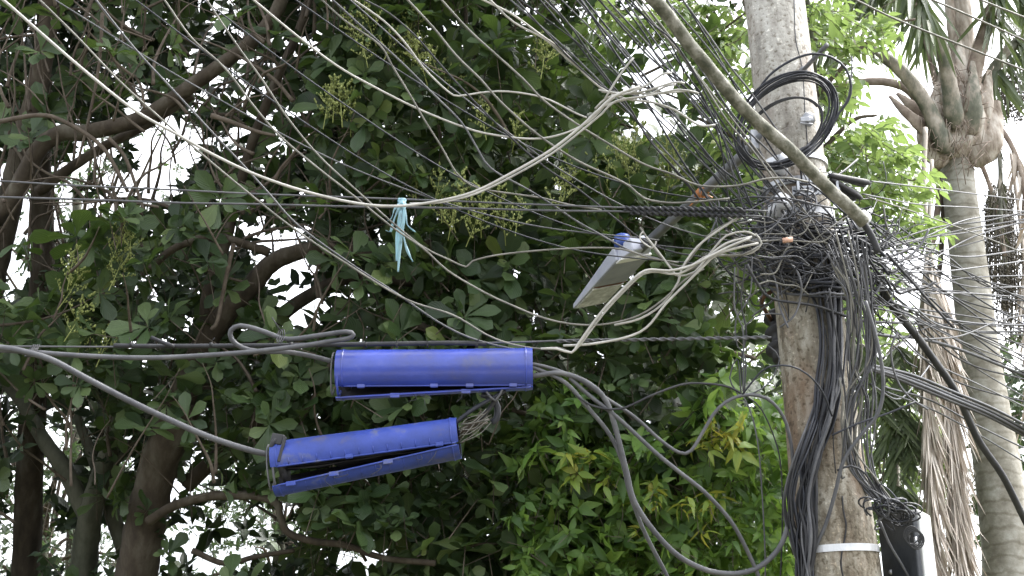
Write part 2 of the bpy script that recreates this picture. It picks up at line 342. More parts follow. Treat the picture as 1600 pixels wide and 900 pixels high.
def pinnate(C, D, npair, lsize, prof='ovate', asp=.38, hang=.55, rl=.34):
    """compound leaves: paired drooping leaflets along a rachis"""
    n = len(C); D = norm(D); up = np.array([[0, 0, 1.0]]); S = norm(np.cross(D, np.tile(up, (n, 1)))); Nn = np.cross(S, D)
    bs, Ls, Ns, ln, ap, dr = [], [], [], [], [], []
    for j in range(npair):
        t = (j + .6) / npair
        c = C + D * (rl * t) - np.array([[0, 0, 1]]) * (rl * .45 * t * t)
        for sgn in (-1, 1):
            L = S * sgn * .75 + D * .45 - up * hang + rng.standard_normal((n, 3)) * .16
            bs.append(c); Ls.append(L); Ns.append(Nn + rng.standard_normal((n, 3)) * .25)
            ln.append(lsize * (1 - .35 * abs(t - .5)) * rng.uniform(.8, 1.15, n)); ap.append(asp * np.ones(n)); dr.append(rng.uniform(0, .35, n))
    a = leaf_arrays(np.concatenate(bs), np.concatenate(Ls), np.concatenate(Ns), np.concatenate(ln), np.concatenate(ap), .2, np.concatenate(dr), prof)
    tip = C + D * rl * .95 - np.array([[0, 0, rl * .42]])
    t = twig_arrays(C - D * .1, C + D * rl * .5 - np.array([[0, 0, rl * .11]]), .0035)
    t2 = twig_arrays(C + D * rl * .5 - np.array([[0, 0, rl * .11]]), tip, .0025)
    return a, t, t2
def proj(P):
    """world -> photo pixels, distance"""
    q = P - np.array([0, 0, CAMZ]); d = q[:, 1] * CP + q[:, 2] * SP; v = -q[:, 1] * SP + q[:, 2] * CP
    return 800 + q[:, 0] / d * FPX, 450 - v / d * FPX, d
def unproj(px, py, d):
    x = (px - 800) / FPX * d; v = (450 - py) / FPX * d
    return np.stack([x, d * CP - v * SP, CAMZ + d * SP + v * CP], 1)
_ph = rng.uniform(0, 6.28, (8, 3)); _k = rng.standard_normal((8, 3))
def fuzz(P, f):
    """cheap smooth 3-D noise, about -1..1"""
    s = 0
    for i in range(8): s = s + np.sin((P * (f * (1 + .35 * i)) * _k[i] + _ph[i]).sum(1))
    return s / 3.2

# ------------------------------------------------------------------ ground
g = MB(); g.add([(-300, -300, 0), (300, -300, 0), (300, 300, 0), (-300, 300, 0)], [(0, 1, 2, 3)], False)
M['earth'] = noisy('verge_earth_and_grass', [(.35, (.05, .065, .025)), (.5, (.09, .085, .05)), (.7, (.14, .12, .085))], scale=.8, rough=.95, bump=.6, bscale=8)
tag(g.build('ground', M['earth']), kind='structure')
g = MB(); g.box((0, .3, .07), (60, 3.4, .14)); M['pave'] = noisy('pavement_concrete', [(.35, (.22, .21, .2)), (.7, (.32, .31, .3))], scale=2, rough=.9, bump=.3)
tag(g.build('pavement', M['pave']), kind='structure')
g = MB(); g.add([(-60, -9, .004), (60, -9, .004), (60, -1.4, .004), (-60, -1.4, .004)], [(0, 1, 2, 3)], False)
M['asphalt'] = noisy('asphalt', [(.35, (.04, .04, .042)), (.7, (.065, .065, .065))], scale=12, rough=.9, bump=.4)
tag(g.build('road', M['asphalt']), kind='structure')

# ------------------------------------------------------------------ trees: limbs
def limb(mb, pts, d, w0, w1, mi=0, sides=10, jit=.06):
    """pts in photo pixels, widths in photo pixels, d distance(s)"""
    W = cr(pathpts(pts, d), n=7); n = len(W)
    dd = d if not hasattr(d, '__len__') else sum(d) / len(d)
    rs = [(w0 + (w1 - w0) * i / (n - 1)) / 2 / FPX * dd for i in range(n)]
    mb.tube(W, rs, sides, mi, jit=jit)
    return W, rs
def to_ground(mb, p, r, lean=(0, 0), mi=0, sides=10):
    """continue a trunk from its lowest visible point down to the soil"""
    p = Vector(p); pts = [Vector((p.x + lean[0] * k, p.y + lean[1] * k, p.z * (1 - k))) for k in (0, .35, .7, 1)]
    mb.tube([p + Vector((0, 0, .15))] + pts[1:3] + [pts[3] - Vector((0, 0, .1))], [r, r * 1.08, r * 1.2, r * 1.6], sides, mi, jit=.05)

# --- the big broad-leaved tree
base = at(215, 900, 10.6)
treeA = empty('broadleaf_tree', (base.x, base.y, 0), 'big dark tree with broad waxy leaves filling the left and middle behind the cables', 'tree')
mb = MB()
limb(mb, [(212, 905), (225, 830), (243, 745), (265, 680), (285, 625)], 10.6, 66, 54)
to_ground(mb, at(212, 903, 10.6), .18, (-.1, 0))
mb.build('trunk', M['bark'], treeA)
LIMBS = [([(283, 630), (308, 560), (345, 500), (390, 450), (430, 408), (500, 388), (600, 398), (680, 380)], (10.6, 10.3), 44, 16),
 ([(258, 700), (300, 640), (330, 590), (400, 530), (470, 470), (560, 430), (660, 440), (760, 400)], (10.7, 11.2), 34, 14),
 ([(-10, 345), (25, 300), (60, 235), (95, 208), (133, 207), (207, 190), (250, 168), (300, 133), (340, 105), (400, 58), (440, 0), (460, -90)], (10.2, 10.0), 30, 20),
 ([(60, 300), (110, 262), (170, 225), (230, 195), (300, 150)], (10.4, 10.2), 18, 12),
 ([(232, 815), (262, 795), (290, 784), (325, 776), (365, 774), (405, 776), (432, 786), (438, 806), (450, 832), (490, 846), (540, 852), (600, 872), (680, 880)], (10.3, 9.5), 17, 9),
 ([(330, 560), (322, 470), (352, 380), (372, 300), (395, 220), (430, 130), (470, 40), (500, -60)], (10.8, 10.6), 20, 12),
 ([(235, 420), (262, 395), (290, 380), (330, 371), (372, 378), (420, 395)], 10.1, 12, 14),
 ([(290, 760), (420, 640), (520, 580), (640, 545), (780, 545), (920, 560)], (11, 11.3), 26, 12),
 ([(0, 190), (60, 180), (100, 190), (160, 230), (200, 300)], 9.6, 8, 6),
 ([(160, 20), (155, 100), (140, 180), (120, 260)], 9.7, 6, 4),
 ([(170, 215), (195, 245), (212, 290), (225, 330)], 9.6, 6, 5),
 ([(330, 180), (365, 192), (400, 205), (430, 212)], 9.5, 9, 5),
 ([(365, 380), (352, 440), (340, 500), (330, 515)], 9.7, 7, 6),
 ([(520, 560), (500, 600), (470, 660), (455, 720)], 9.8, 7, 5),
 ([(800, 640), (880, 665), (950, 690), (1000, 700)], 9.9, 8, 5),
 ([(1020, 480), (1070, 510), (1110, 540), (1180, 560)], 9.8, 9, 6),
 ([(300, 860), (350, 880), (400, 870), (460, 860)], 10, 10, 7),
 ([(600, 480), (680, 520), (760, 545)], 9.9, 16, 12),
 ([(1000, 120), (1060, 90), (1110, 60), (1165, 20)], 9.7, 5, 3), ([(985, 130), (1050, 150), (1120, 185)], 9.7, 4, 3)]
for pts, d, a, b in LIMBS:
    mb = MB(); limb(mb, pts, d, a, b, sides=8); mb.build('limb', M['bark'] if a > 9 else M['twig'], treeA)
mb = MB()       # fine bare twigs inside the crown
for k in range(330):
    if k < 110: px, py = rnd.uniform(-60, 520), rnd.uniform(0, 420)
    elif k < 240: px, py = rnd.uniform(-60, 560), rnd.uniform(-60, 820)
    else: px, py = rnd.uniform(400, 1180), rnd.uniform(-60, 880)
    d = rnd.uniform(9.3, 11.5); a = rnd.gauss(-90, 38); L = rnd.uniform(70, 240); pts = []
    for j in range(6):
        pts.append((px, py)); px += math.cos(R(a)) * L / 5; py += math.sin(R(a)) * L / 5; a += rnd.gauss(0, 12)
    limb(mb, pts, (d, d + rnd.uniform(-.5, .5)), rnd.uniform(2.5, 7), 1.2, sides=5, jit=0)
mb.build('twigs', M['twig'], treeA)['kind'] = 'stuff'

# --- foliage of the big tree
HOLES = [(452, 400, 32, 24), (480, 490, 34, 20), (395, 360, 20, 16), (45, 400, 34, 44), (85, 690, 34, 30), (20, 620, 18, 14), (60, 790, 30, 30), (400, 845, 40, 26), (250, 300, 34, 18), (150, 330, 18, 16), (470, 470, 30, 22), (32, 375, 44, 66), (70, 700, 50, 46), (20, 850, 60, 60), (170, 860, 34, 40), (330, 850, 90, 44), (200, 720, 14, 20), (560, 870, 30, 16), (105, 780, 16, 20), (440, 820, 30, 16), (20, 330, 24, 50), (240, 230, 46, 26), (150, 265, 40, 26), (22, 372, 32, 56), (10, 262, 26, 30), (85, 285, 30, 28), (140, 235, 26, 28), (222, 205, 34, 22), (268, 262, 30, 22), (105, 322, 28, 24), (325, 165, 14, 8), (195, 290, 26, 16), (60, 300, 20, 20),
 (440, 385, 24, 14), (418, 405, 12, 12), (456, 436, 16, 9), (488, 492, 28, 15), (365, 368, 12, 9), (240, 452, 16, 9), (285, 457, 20, 11), (30, 585, 18, 7), (300, 500, 9, 9), (215, 550, 14, 7), (410, 360, 14, 14),
 (60, 690, 34, 30), (62, 735, 38, 34), (14, 790, 16, 40), (190, 808, 24, 30), (292, 772, 32, 26), (156, 850, 16, 44), (22, 868, 50, 34), (255, 885, 14, 30), (350, 815, 46, 22), (330, 865, 60, 30), (95, 860, 34, 30), (385, 785, 26, 12), (60, 625, 26, 12), (90, 605, 16, 8), (320, 745, 12, 16), (420, 870, 40, 18), (125, 630, 18, 8),
 (818, 34, 20, 16), (972, 32, 34, 18), (1015, 62, 44, 24), (1042, 96, 40, 22), (915, 45, 14, 14), (1105, 170, 12, 14), (870, 20, 14, 8), (1180, 560, 22, 30), (1160, 640, 18, 22), (1150, 560, 14, 18), (1185, 480, 14, 16), (1130, 130, 24, 22), (1090, 20, 26, 16), (635, 437, 10, 6), (480, 70, 6, 6), (303, 112, 8, 9), (448, 72, 8, 8), (645, 455, 10, 7)]
def inholes(px, py, grow=1.0, pad=12):
    m = np.zeros(len(px), bool)
    for x, y, a, b in HOLES:
        if a >= 30: a, b = a + 13, b + 13
        m |= ((px - x) / (a * grow + pad)) ** 2 + ((py - y) / (b * grow + pad)) ** 2 < 1
    return m
def scatter(n, x0, x1, y0, y1, d0, d1):
    return unproj(rng.uniform(x0, x1, n), rng.uniform(y0, y1, n), rng.uniform(d0, d1, n))
def keep_A(P, thr, layer):
    px, py, d = proj(P)
    thr = thr + (.05 if layer == 1 else 0) * (px < 620)
    k = fuzz(P, 1.6) > thr
    h = inholes(px, py, pad=(17, 13, 7)[layer]); k &= ~(h & (rng.uniform(0, 1, len(P)) < .965))
    right = 1185 - np.clip(py - 640, 0, 400) * .9 if layer == 0 else 1215 + 0 * px
    k &= px < right
    k &= ~((px > 960) & (py < 230) & (rng.uniform(0, 1, len(P)) < .88))
    return k
parts = []
def front_axis(n, up=.6): 
    a = rng.standard_normal((n, 3)) * .6; a[:, 2] += up; a[:, 1] -= .75; return a
# front layer: large visible rosettes
P = scatter(3400, -120, 1210, -120, 1000, 9.35, 10.3); px, py, d = proj(P)
w = np.where(px > 430, 1.0, .38); w = np.where((px < 300) & (py > 330) & (py < 660), .8, w); w = np.where((px > 300) & (px < 620) & (py > 200) & (py < 560), .42, w)
w = np.where((px < 500) & (py < 310), .05, w); w = np.where((px < 420) & (py > 640), .25, w)
P = P[keep_A(P, -.35, 0) & (rng.uniform(0, 1, len(P)) < w)]
print('front whorls', len(P))
a, t = whorls(P, front_axis(len(P)), 8, .205, asp=.5, droop=.2); parts += [(*a, 0), (*t, 2)]
# middle layer
P = scatter(4300, -200, 1240, -260, 1050, 10.3, 12.2); k = keep_A(P, -.75, 1); qx, qy, qd = proj(P); k &= ~((qx < 600) & (qd < 11.0) & (rng.uniform(0, 1, len(P)) < .7)); k &= ~((qx < 520) & (qy < 320) & (qd < 11.7) & (rng.uniform(0, 1, len(P)) < .75)); P = P[k]
a, t = whorls(P, front_axis(len(P)), 8, .20, asp=.5); parts += [(*a, 0), (*t, 2)]
# deep layer, half seen through the others
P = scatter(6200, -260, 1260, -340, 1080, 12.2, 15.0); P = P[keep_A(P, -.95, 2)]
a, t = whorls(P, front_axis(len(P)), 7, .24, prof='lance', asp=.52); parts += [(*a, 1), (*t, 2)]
# the crown goes on above the frame and shades what is below
P = scatter(2600, -500, 1300, -1150, -240, 10, 14.5); P = P[fuzz(P, 1.2) > -.5]
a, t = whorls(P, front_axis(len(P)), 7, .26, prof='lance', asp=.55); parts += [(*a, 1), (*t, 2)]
# finer leaves of side sprays that break up the outline of the gaps
P = scatter(1600, -100, 1200, -60, 960, 10.5, 12.5); px, py, d = proj(P); k = inholes(px, py, 1.25, 26) & ~inholes(px, py, .6, 0); P = P[k]
a, t = whorls(P, front_axis(len(P)), 6, .11, prof='ovate', asp=.5); parts += [(*a, 1), (*t, 2)]
big_mesh('crown', parts, [M['leaf'], M['leaf_shade'], M['twig']], treeA)

# --- flower panicles standing out of the crown
def panicle_mesh():
    mb = MB(); r = random.Random(3)
    mb.tube([(0, 0, 0), (.01, 0, .12), (0, .01, .27)], [.004, .003, .0015], 4)
    for i in range(11):
        z = .05 + i * .02; a = i * 2.4; L = .12 * (1 - i / 15)
        e = Vector((math.cos(a) * L, math.sin(a) * L, z + L * .75)); s = Vector((0, 0, z))
        mb.tube([s, s.lerp(e, .5) + Vector((0, 0, -.006)), e], .0017, 3)
        for j in range(9):
            c = s.lerp(e, .25 + j * .09) + Vector((r.uniform(-1, 1), r.uniform(-1, 1), r.uniform(-.5, 1))) * .011; q = r.uniform(.005, .009)
            vs = [c + Vector(v) * q for v in ((1, 0, 0), (0, 1, 0), (-1, 0, 0), (0, -1, 0), (0, 0, 1.3), (0, 0, -1.3))]
            mb.add(vs, [(0, 1, 4), (1, 2, 4), (2, 3, 4), (3, 0, 4), (1, 0, 5), (2, 1, 5), (3, 2, 5), (0, 3, 5)])
    return mb
pan = None
spots = [(588, 58), (600, 80), (575, 92), (640, 40), (560, 60), (655, 95), (690, 112), (668, 120), (640, 108), (700, 125), (520, 178), (535, 185), (505, 188), (548, 200), (760, 205), (850, 90), (845, 110), (690, 335), (712, 350), (735, 335), (752, 358), (775, 345), (790, 370), (728, 372), (700, 362), (650, 300), (805, 355), (678, 308), (965, 268), (985, 285), (1005, 278), (955, 290), (1020, 290), (1045, 262), (975, 255), (880, 300), (868, 322), (800, 225), (90, 470), (105, 440), (170, 400), (180, 380), (205, 395), (150, 560), (120, 555), (100, 520), (170, 440), (1040, 300), (1060, 270), (1080, 290)]
for i, (px, py) in enumerate(spots):
    if pan is None: o = pan = panicle_mesh().build('flower_panicle', M['flower'], None)
    else: o = pan.copy(); col.objects.link(o)
    o.location = at(px, py + 14, 9.28 + rnd.uniform(-.05, .15)); s = rnd.uniform(1.0, 1.6); o.scale = (s * .8, s * .8, s)
    o.rotation_euler = (rnd.uniform(-.2, .5), rnd.uniform(-.4, .4), rnd.uniform(0, 6)); attach_m = o.matrix_basis.copy()
    o.parent = treeA; o.matrix_parent_inverse = Matrix.Translation(-treeA.location)

# --- darker trunks at the left
def bare_tree(name, label, limbs, mat, gl, group=None, dcrown=None):
    p0 = at(*limbs[0][0][0], limbs[0][1][0] if hasattr(limbs[0][1], '__len__') else limbs[0][1])
    root = empty(name, (p0.x, p0.y, 0), label, 'tree', group)
    for i, (pts, d, a, b) in enumerate(limbs):
        mb = MB(); W, rs = limb(mb, pts, d, a, b)
        if i == 0: to_ground(mb, W[0], rs[0], gl)
        mb.build('trunk' if i == 0 else 'limb', mat, root)
    return root
t1 = bare_tree('dark_trunk_tree', 'upright dark trunk at the far left with bright sky on both sides of it', [([(40, 920), (48, 700), (60, 520), (66, 420), (66, 330), (64, 230), (70, 60), (80, -120)], (12, 12.4), 44, 26)], M['bark'], (0, 0))
t2 = bare_tree('dark_trunk_tree', 'leaning dark trunk cut by the left edge of the picture beside the bright gap', [([(-120, 900), (-60, 640), (-15, 440), (12, 330), (30, 250), (60, 130), (80, 0), (90, -120)], (11.6, 11.2), 52, 24)], M['bark'], (-.2, 0))
t3 = bare_tree('grey_trunk_tree', 'forking grey green trunk low at the left behind the sloping thick cable', [([(128, 920), (135, 850), (142, 800), (160, 740), (175, 690), (190, 620), (200, 560)], 11.5, 44, 22), ([(140, 815), (105, 740), (70, 690), (35, 630), (0, 590)], (11.5, 11.8), 30, 16), ([(195, 860), (170, 790), (150, 730), (120, 650)], (11.6, 12), 26, 14), ([(165, 740), (200, 700), (240, 640)], 11.5, 14, 8)], M['bark_pale'], (0, 0))
for tr, args in ((t1, (330, -160, 160, -300, 260)), (t2, (420, -380, 60, -300, 700)), (t3, (300, -80, 330, 560, 840))):
    P = scatter(args[0], args[1], args[2], args[3], args[4], 12.4, 14); px, py, d = proj(P); P = P[~inholes(px, py, pad=20) & (fuzz(P, 1.5) > -.3)]
    a, t = whorls(P, front_axis(len(P)), 7, .19, prof='lance', asp=.5); big_mesh('crown', [(*a, 0), (*t, 1)], [M['leaf_shade'], M['twig']], tr)

# --- small-leaved distant trees behind the gaps
def far_tree(label, x0, x1, y0, y1, d0, d1, n, size, base, mat='leaf_far', thr=-.2, grp='distant trees behind the gaps'):
    b = at(*base, (d0 + d1) / 2); root = empty('distant_tree', (b.x, b.y, 0), label, 'tree', None)
    mb = MB(); top = at((x0 + x1) / 2, (y0 + y1) / 2, (d0 + d1) / 2)
    mb.tube(cr([(b.x, b.y, -.1), (b.x + .1, b.y, 1.5), b.lerp(top, .4), top], n=5), [.16 - .006 * i for i in range(16)], 8, jit=.05)
    mb.build('trunk', M['bark_pale'], root)
    mb = MB()
    for k in range(14):
        e = at(rnd.uniform(x0, x1), rnd.uniform(y0, y1), rnd.uniform(d0, d1)); s = b.lerp(top, rnd.uniform(.2, .9))
        mb.tube(cr([s, s.lerp(e, .5) + Vector((0, 0, .3)), e], n=5), [.04 - .0032 * i for i in range(11)], 5)
    mb.build('branches', M['twig'], root)['kind'] = 'stuff'
    P = scatter(n, x0, x1, y0, y1, d0, d1); cx, cy = (x0 + x1) / 2, (y0 + y1) / 2; px, py, d = proj(P)
    rr = ((px - cx) / (x1 - x0) * 2) ** 2 + ((py - cy) / (y1 - y0) * 2) ** 2
    P = P[(fuzz(P, 1.3) > thr + .8 * (rr - .6)) & (rr < 1.3)]
    a, t = whorls(P, front_axis(len(P), .2), 7, size, prof='simple', asp=.45, spread=(30, 95), twig=.35, tr=.006)
    big_mesh('crown', [(*a, 0), (*t, 1)], [M[mat], M['twig']], root); return root
far_tree('distant small leaved tree showing lacy against the sky at the bottom left corner', -120, 260, 560, 1000, 17, 20, 1500, .11, (60, 980), thr=.2)
far_tree('distant small leaved tree behind the forked trunk and snaking limb at lower left', 220, 660, 620, 1000, 17, 20, 1600, .11, (430, 980), thr=.15)
far_tree('distant tree high at the left edge behind the dark trunks', -100, 340, 120, 440, 18, 21, 420, .12, (120, 900), thr=.3)
far_tree('hazy distant tree behind the pole base between pole and dead palm frond', 1150, 1480, 420, 860, 17, 20, 1900, .15, (1330, 960), mat='leaf_bright', thr=-.3)
far_tree('distant tree at the right edge of the picture behind the pale palm trunk', 1520, 1780, 520, 960, 17, 20, 1500, .15, (1650, 960), thr=-.1)

# --- bright pinnate-leaved tree behind the pole
b = at(1235, 900, 9.6); treeB = empty('feather_leaf_tree', (b.x + .1, b.y, 0), 'bright green tree with drooping paired leaflets just right of the pole top', 'tree')
mb = MB(); pts = [Vector((b.x + .15, b.y, -.1)), Vector((b.x + .1, b.y, 1.2)), b + Vector((.05, 0, .2)), at(1245, 600, 9.8), at(1262, 380, 9.8), at(1275, 200, 9.7), at(1260, 0, 9.6), at(1240, -160, 9.6)]
W = cr(pts, n=5); mb.tube(W, [.075 - .0016 * i for i in range(len(W))], 8, jit=.04); mb.build('trunk', M['bark_pale'], treeB)
for pts, a_, b_ in (([(1262, 400), (1330, 330), (1390, 290), (1430, 280)], 10, 4), ([(1270, 250), (1330, 190), (1370, 180)], 9, 4), ([(1275, 150), (1340, 80), (1390, 40), (1430, 30)], 9, 4), ([(1260, 40), (1180, -10), (1060, 0), (1000, 40)], 10, 4), ([(1265, 330), (1200, 250), (1120, 200), (1080, 180)], 9, 4), ([(1258, 430), (1330, 400), (1380, 350), (1440, 350)], 9, 4)):
    mb = MB(); limb(mb, pts, 9.6, a_, b_, sides=6); mb.build('limb', M['twig'], treeB)
def blob(n, cx, cy, rx, ry, d0, d1):
    a = rng.uniform(0, 6.283, n); r = np.sqrt(rng.uniform(0, 1, n)); return unproj(cx + np.cos(a) * r * rx, cy + np.sin(a) * r * ry, rng.uniform(d0, d1, n))
B = [(34, 1310, 200, 55, 42), (46, 1365, 235, 60, 50), (36, 1400, 270, 45, 45), (30, 1330, 285, 60, 45), (26, 1270, 35, 40, 40), (34, 1310, 25, 60, 42), (12, 1370, 40, 22, 14), (7, 1340, 85, 30, 20), (22, 1300, 130, 25, 50), (20, 1375, 345, 50, 25), (10, 1440, 345, 25, 15), (16, 1290, 260, 40, 50), (10, 1420, 350, 40, 20),
     (60, 1100, 40, 75, 45), (50, 1140, 120, 55, 60), (30, 1020, 20, 60, 30), (34, 1150, 230, 50, 60), (20, 960, 30, 40, 30), (34, 1200, -60, 160, 60), (14, 1335, 430, 60, 40)]
Ps = np.concatenate([blob(int(n * .72), x, y, rx, ry, 9.0, 10.4) for n, x, y, rx, ry in B])
D = rng.standard_normal((len(Ps), 3)) * .5; D[:, 0] += np.sign(Ps[:, 0] - at(1255, 0, 9.6).x) * .5; D[:, 2] += .15; D[:, 1] -= .3
a, t, t2 = pinnate(Ps - norm(D) * .16, D, 5, .125); big_mesh('crown', [(*a, 0), (*t, 1), (*t2, 1)], [M['leaf_bright'], M['twig']], treeB)

# --- yellow-green shrubby tree low in the middle right
b = at(1060, 1000, 9.6); treeC = empty('yellow_green_tree', (b.x, b.y, 0), 'yellow green bushy tree with pointed hanging leaves low between the hanging cables and the pole', 'tree')
mb = MB(); top = at(1060, 640, 9.8); mb.tube(cr([(b.x, b.y, -.1), (b.x - .1, b.y, 1.2), b, top], n=5), [.09 - .004 * i for i in range(16)], 8, jit=.05); mb.build('trunk', M['bark'], treeC)
for k in range(9):
    mb = MB(); x = 860 + k * 42; limb(mb, [(1060 + rnd.uniform(-12, 12), 900 - k * 12), ((1060 + x) / 2, 830 - rnd.uniform(0, 60)), (x, 690 + rnd.uniform(-40, 70))], 9.9, 8, 3, sides=5); mb.build('limb', M['twig'], treeC)
P = scatter(2700, 800, 1330, 560, 1040, 9.15, 10.9); px, py, d = proj(P)
topline = 640 + 60 * np.sin(px * .02) - (px - 850) * .10 + np.clip(900 - px, 0, 200) * 1.1
k = (py > topline) & (fuzz(P, 1.9) > -.45) & (px < 1290 - 0 * px) & ~((px > 1150) & (py < 640)); P = P[k]
ax = rng.standard_normal((len(P), 3)) * .7; ax[:, 2] += .3; ax[:, 1] -= .7
a, t = whorls(P, ax, 7, .135, prof='ovate', asp=.42, spread=(50, 110), droop=.4, twig=.2, tr=.003)
# orange-yellow young shoots at the tips
C = []
for x, y, n, s in ((1135, 670, 7, 34), (1095, 700, 4, 26), (905, 720, 6, 34), (880, 735, 3, 24), (1020, 765, 3, 34), (1000, 800, 4, 44), (925, 750, 4, 30), (1160, 690, 3, 22), (1070, 770, 4, 60), (1130, 800, 4, 60)):
    C.append(blob(n, x, y, s, s * .6, 9.05, 9.25))
C = np.concatenate(C); ax = rng.standard_normal((len(C), 3)) * .5; ax[:, 2] += .8; ax[:, 1] -= .5
M['shoot'] = leafmat('orange_young_leaf', [(0, (.13, .22, .03)), (.7, (.19, .27, .045)), (1, (.28, .28, .05))], rough=.4, trans=.35, tcol=(.5, .42, .06), vein=.1)
a2, tt2 = whorls(C, ax, 5, .115, prof='ovate', asp=.36, spread=(50, 120), droop=.6, twig=.12, tr=.003)
big_mesh('crown', [(*a, 0), (*t, 1), (*a2, 2), (*tt2, 1)], [M['leaf_yellow'], M['twig'], M['shoot']], treeC)

# ------------------------------------------------------------------ palm
pb = atY(1590, 1060, 11.6)
palm = empty('palm_tree', (pb.x, pb.y, 0), 'tall palm with pale ringed trunk, swollen head and dry hanging fronds at the right', 'tree')
PD = 11.6
def pm(px, py, dy=0): return atY(px, py, PD + dy)
pts = [Vector((pb.x + .05, pb.y, -.1)), Vector((pb.x + .02, pb.y, 1.2))] + [pm(*p) for p in ((1583, 960), (1574, 850), (1560, 740), (1543, 640), (1530, 550), (1512, 400), (1499, 300), (1493, 240))]
wd = [90, 84, 76, 71, 66, 62, 57, 51, 47, 46]
W = cr(pts, n=7); ww = np.interp(np.linspace(0, 1, len(W)), np.linspace(0, 1, len(wd)), wd)
mb = MB(); mb.tube(W, [w_ / 2 / FPX * (p - cam.location).length for w_, p in zip(ww, W)], 28, jit=.012); mb.build('trunk', M['palmtrunk'], palm)
# swollen head of leaf bases: overlapping boots
mb = MB(); cpts = [pm(1493, 258), pm(1493, 240), pm(1494, 220), pm(1495, 195), pm(1496, 165), pm(1498, 130), pm(1500, 90), pm(1502, 40), pm(1503, -30)]
W = cr(cpts, n=4); ww = np.interp(np.linspace(0, 1, len(W)), np.linspace(0, 1, 9), [48, 74, 96, 104, 92, 72, 52, 36, 24])
mb.tube(W, [w_ / 2 / FPX * 12.3 for w_ in ww], 18, jit=.09); mb.build('crownshaft', M['fibre'], palm)
def boot(p0, p1, p2, w, dy=-.1, mat='fibre'):
    """a broad leaf base clasping the head"""
    mb = MB(); A = cr([pm(*p0, dy), pm(*p1, dy - .12), pm(*p2, dy - .03)], n=6); n = len(A)
    mb.tube(A, [w / 2 / FPX * 12.2 * (1 - .8 * (i / (n - 1)) ** 1.2) * min(1, .3 + i / (n - 1) / .2) * (1 + .06 * math.sin(i * 2.1)) for i in range(n)], 12, flat=.38, jit=.07, ref=(0, 1, 0)); mb.build('leaf_base', M[mat], palm)
for q in (((1482, 250), (1450, 222), (1444, 158), 60), ((1508, 250), (1548, 220), (1558, 158), 62), ((1494, 248), (1488, 208), (1486, 140), 66), ((1515, 244), (1524, 200), (1530, 130), 58), ((1474, 240), (1462, 195), (1466, 130), 56), ((1505, 225), (1512, 165), (1514, 90), 56), ((1490, 205), (1484, 150), (1480, 90), 48), ((1500, 190), (1502, 130), (1500, 60), 44), ((1522, 215), (1540, 165), (1546, 110), 40)):
    boot(*q)
boot((1462, 215), (1420, 180), (1390, 150), 30, -.2, 'petiole_dry'); boot((1458, 200), (1428, 168), (1402, 146), 34, -.1, 'petiole_dry')
boot((1518, 215), (1521, 150), (1520, 96), 40, -.24, 'petiole')
mb = MB()
for k in range(150):
    x, y = rnd.gauss(1497, 26), rnd.uniform(110, 255); a = pm(x, y, -.28 - rnd.random() * .1); e = pm(x + rnd.gauss(0, 14), y + rnd.gauss(6, 26), -.32)
    mb.tube([a, a.lerp(e, .5) + Vector((rnd.gauss(0, .02), -.03, rnd.gauss(0, .02))), e], rnd.uniform(.002, .006), 4)
mb.build('loose_fibre', M['petiole_dry'], palm)['kind'] = 'stuff'
def frond(pts, w0, w1, mat, lmat=None, nl=30, ll=.5, t0=.3, hang=1.0, dy=0, dys=0, lw=.045, sdir=None, name='frond', stiff=.3, nseg=None):
    n0 = len(pts); A = cr([pm(p[0], p[1], dy + dys * i / (n0 - 1)) for i, p in enumerate(pts)], n=8); n = len(A)
    mb = MB(); mb.tube(A, [(w0 + (w1 - w0) * i / (n - 1)) * (1 + (.35 if 'petiole' == mat else .9) * max(0, 1 - i / (n - 1) / .25) ** 1.5) * min(1, .15 + i / (n - 1) / .07) / 2 / FPX * 12.2 for i in range(n)], 10, flat=.55, jit=.05, ref=(0, 1, 0))
    o = mb.build(name, M[mat], palm)
    if lmat:
        ts = np.linspace(t0, 1, nl).repeat(2); A_ = np.array([tuple(p) for p in A]); idx = ts * (n - 1); i0 = np.clip(idx.astype(int), 0, n - 2); f = (idx - i0)[:, None]
        base = A_[i0] * (1 - f) + A_[i0 + 1] * f; T = norm(A_[i0 + 1] - A_[i0]); sg = np.tile([-1.0, 1.0], nl)[:, None]
        S = norm(np.cross(T, np.array([[0.15, -1, .1]]))) * sg
        L = S * (1 - hang * .8) + T * stiff + np.array([[0, 0, -1.0]]) * hang + rng.standard_normal((len(ts), 3)) * .13
        ln = ll * rng.uniform(.7, 1.1, len(ts)) * np.where(ts > .9, .7, 1)
        a = leaf_arrays(base + rng.standard_normal(base.shape) * .01, L, np.array([[0, -1.0, .2]]) + rng.standard_normal(base.shape) * .5, ln, np.full(len(ts), lw / ll), .2, rng.uniform(-.1, .35, len(ts)), 'strap')
        big_mesh('leaflets', [(*a, 0)], [M[lmat]], o)
    return o
frond([(1488, 244), (1470, 212), (1448, 165), (1418, 122), (1385, 92), (1345, 72), (1305, 62), (1270, 58), (1230, 62), (1180, 80)], 32, 11, 'petiole', 'palmgreen', 24, .6, .62, .9, dy=-.25, dys=-.6)
frond([(1478, 225), (1455, 188), (1425, 145), (1395, 130), (1350, 128), (1300, 138), (1250, 152), (1200, 180)], 22, 9, 'petiole_dry', 'palmgreen', 20, .5, .6, .9, dy=.1)
frond([(1494, 205), (1486, 150), (1475, 90), (1458, 40), (1440, 0), (1420, -50), (1380, -110), (1320, -150)], 30, 12, 'petiole', 'palmgreen', 34, .8, .5, .95, dy=-.3, dys=-.8)
frond([(1482, 215), (1470, 160), (1455, 90), (1440, 40), (1425, -10), (1390, -70)], 15, 9, 'petiole_dry', 'palmgreen', 26, .7, .55, .95, dy=.1)
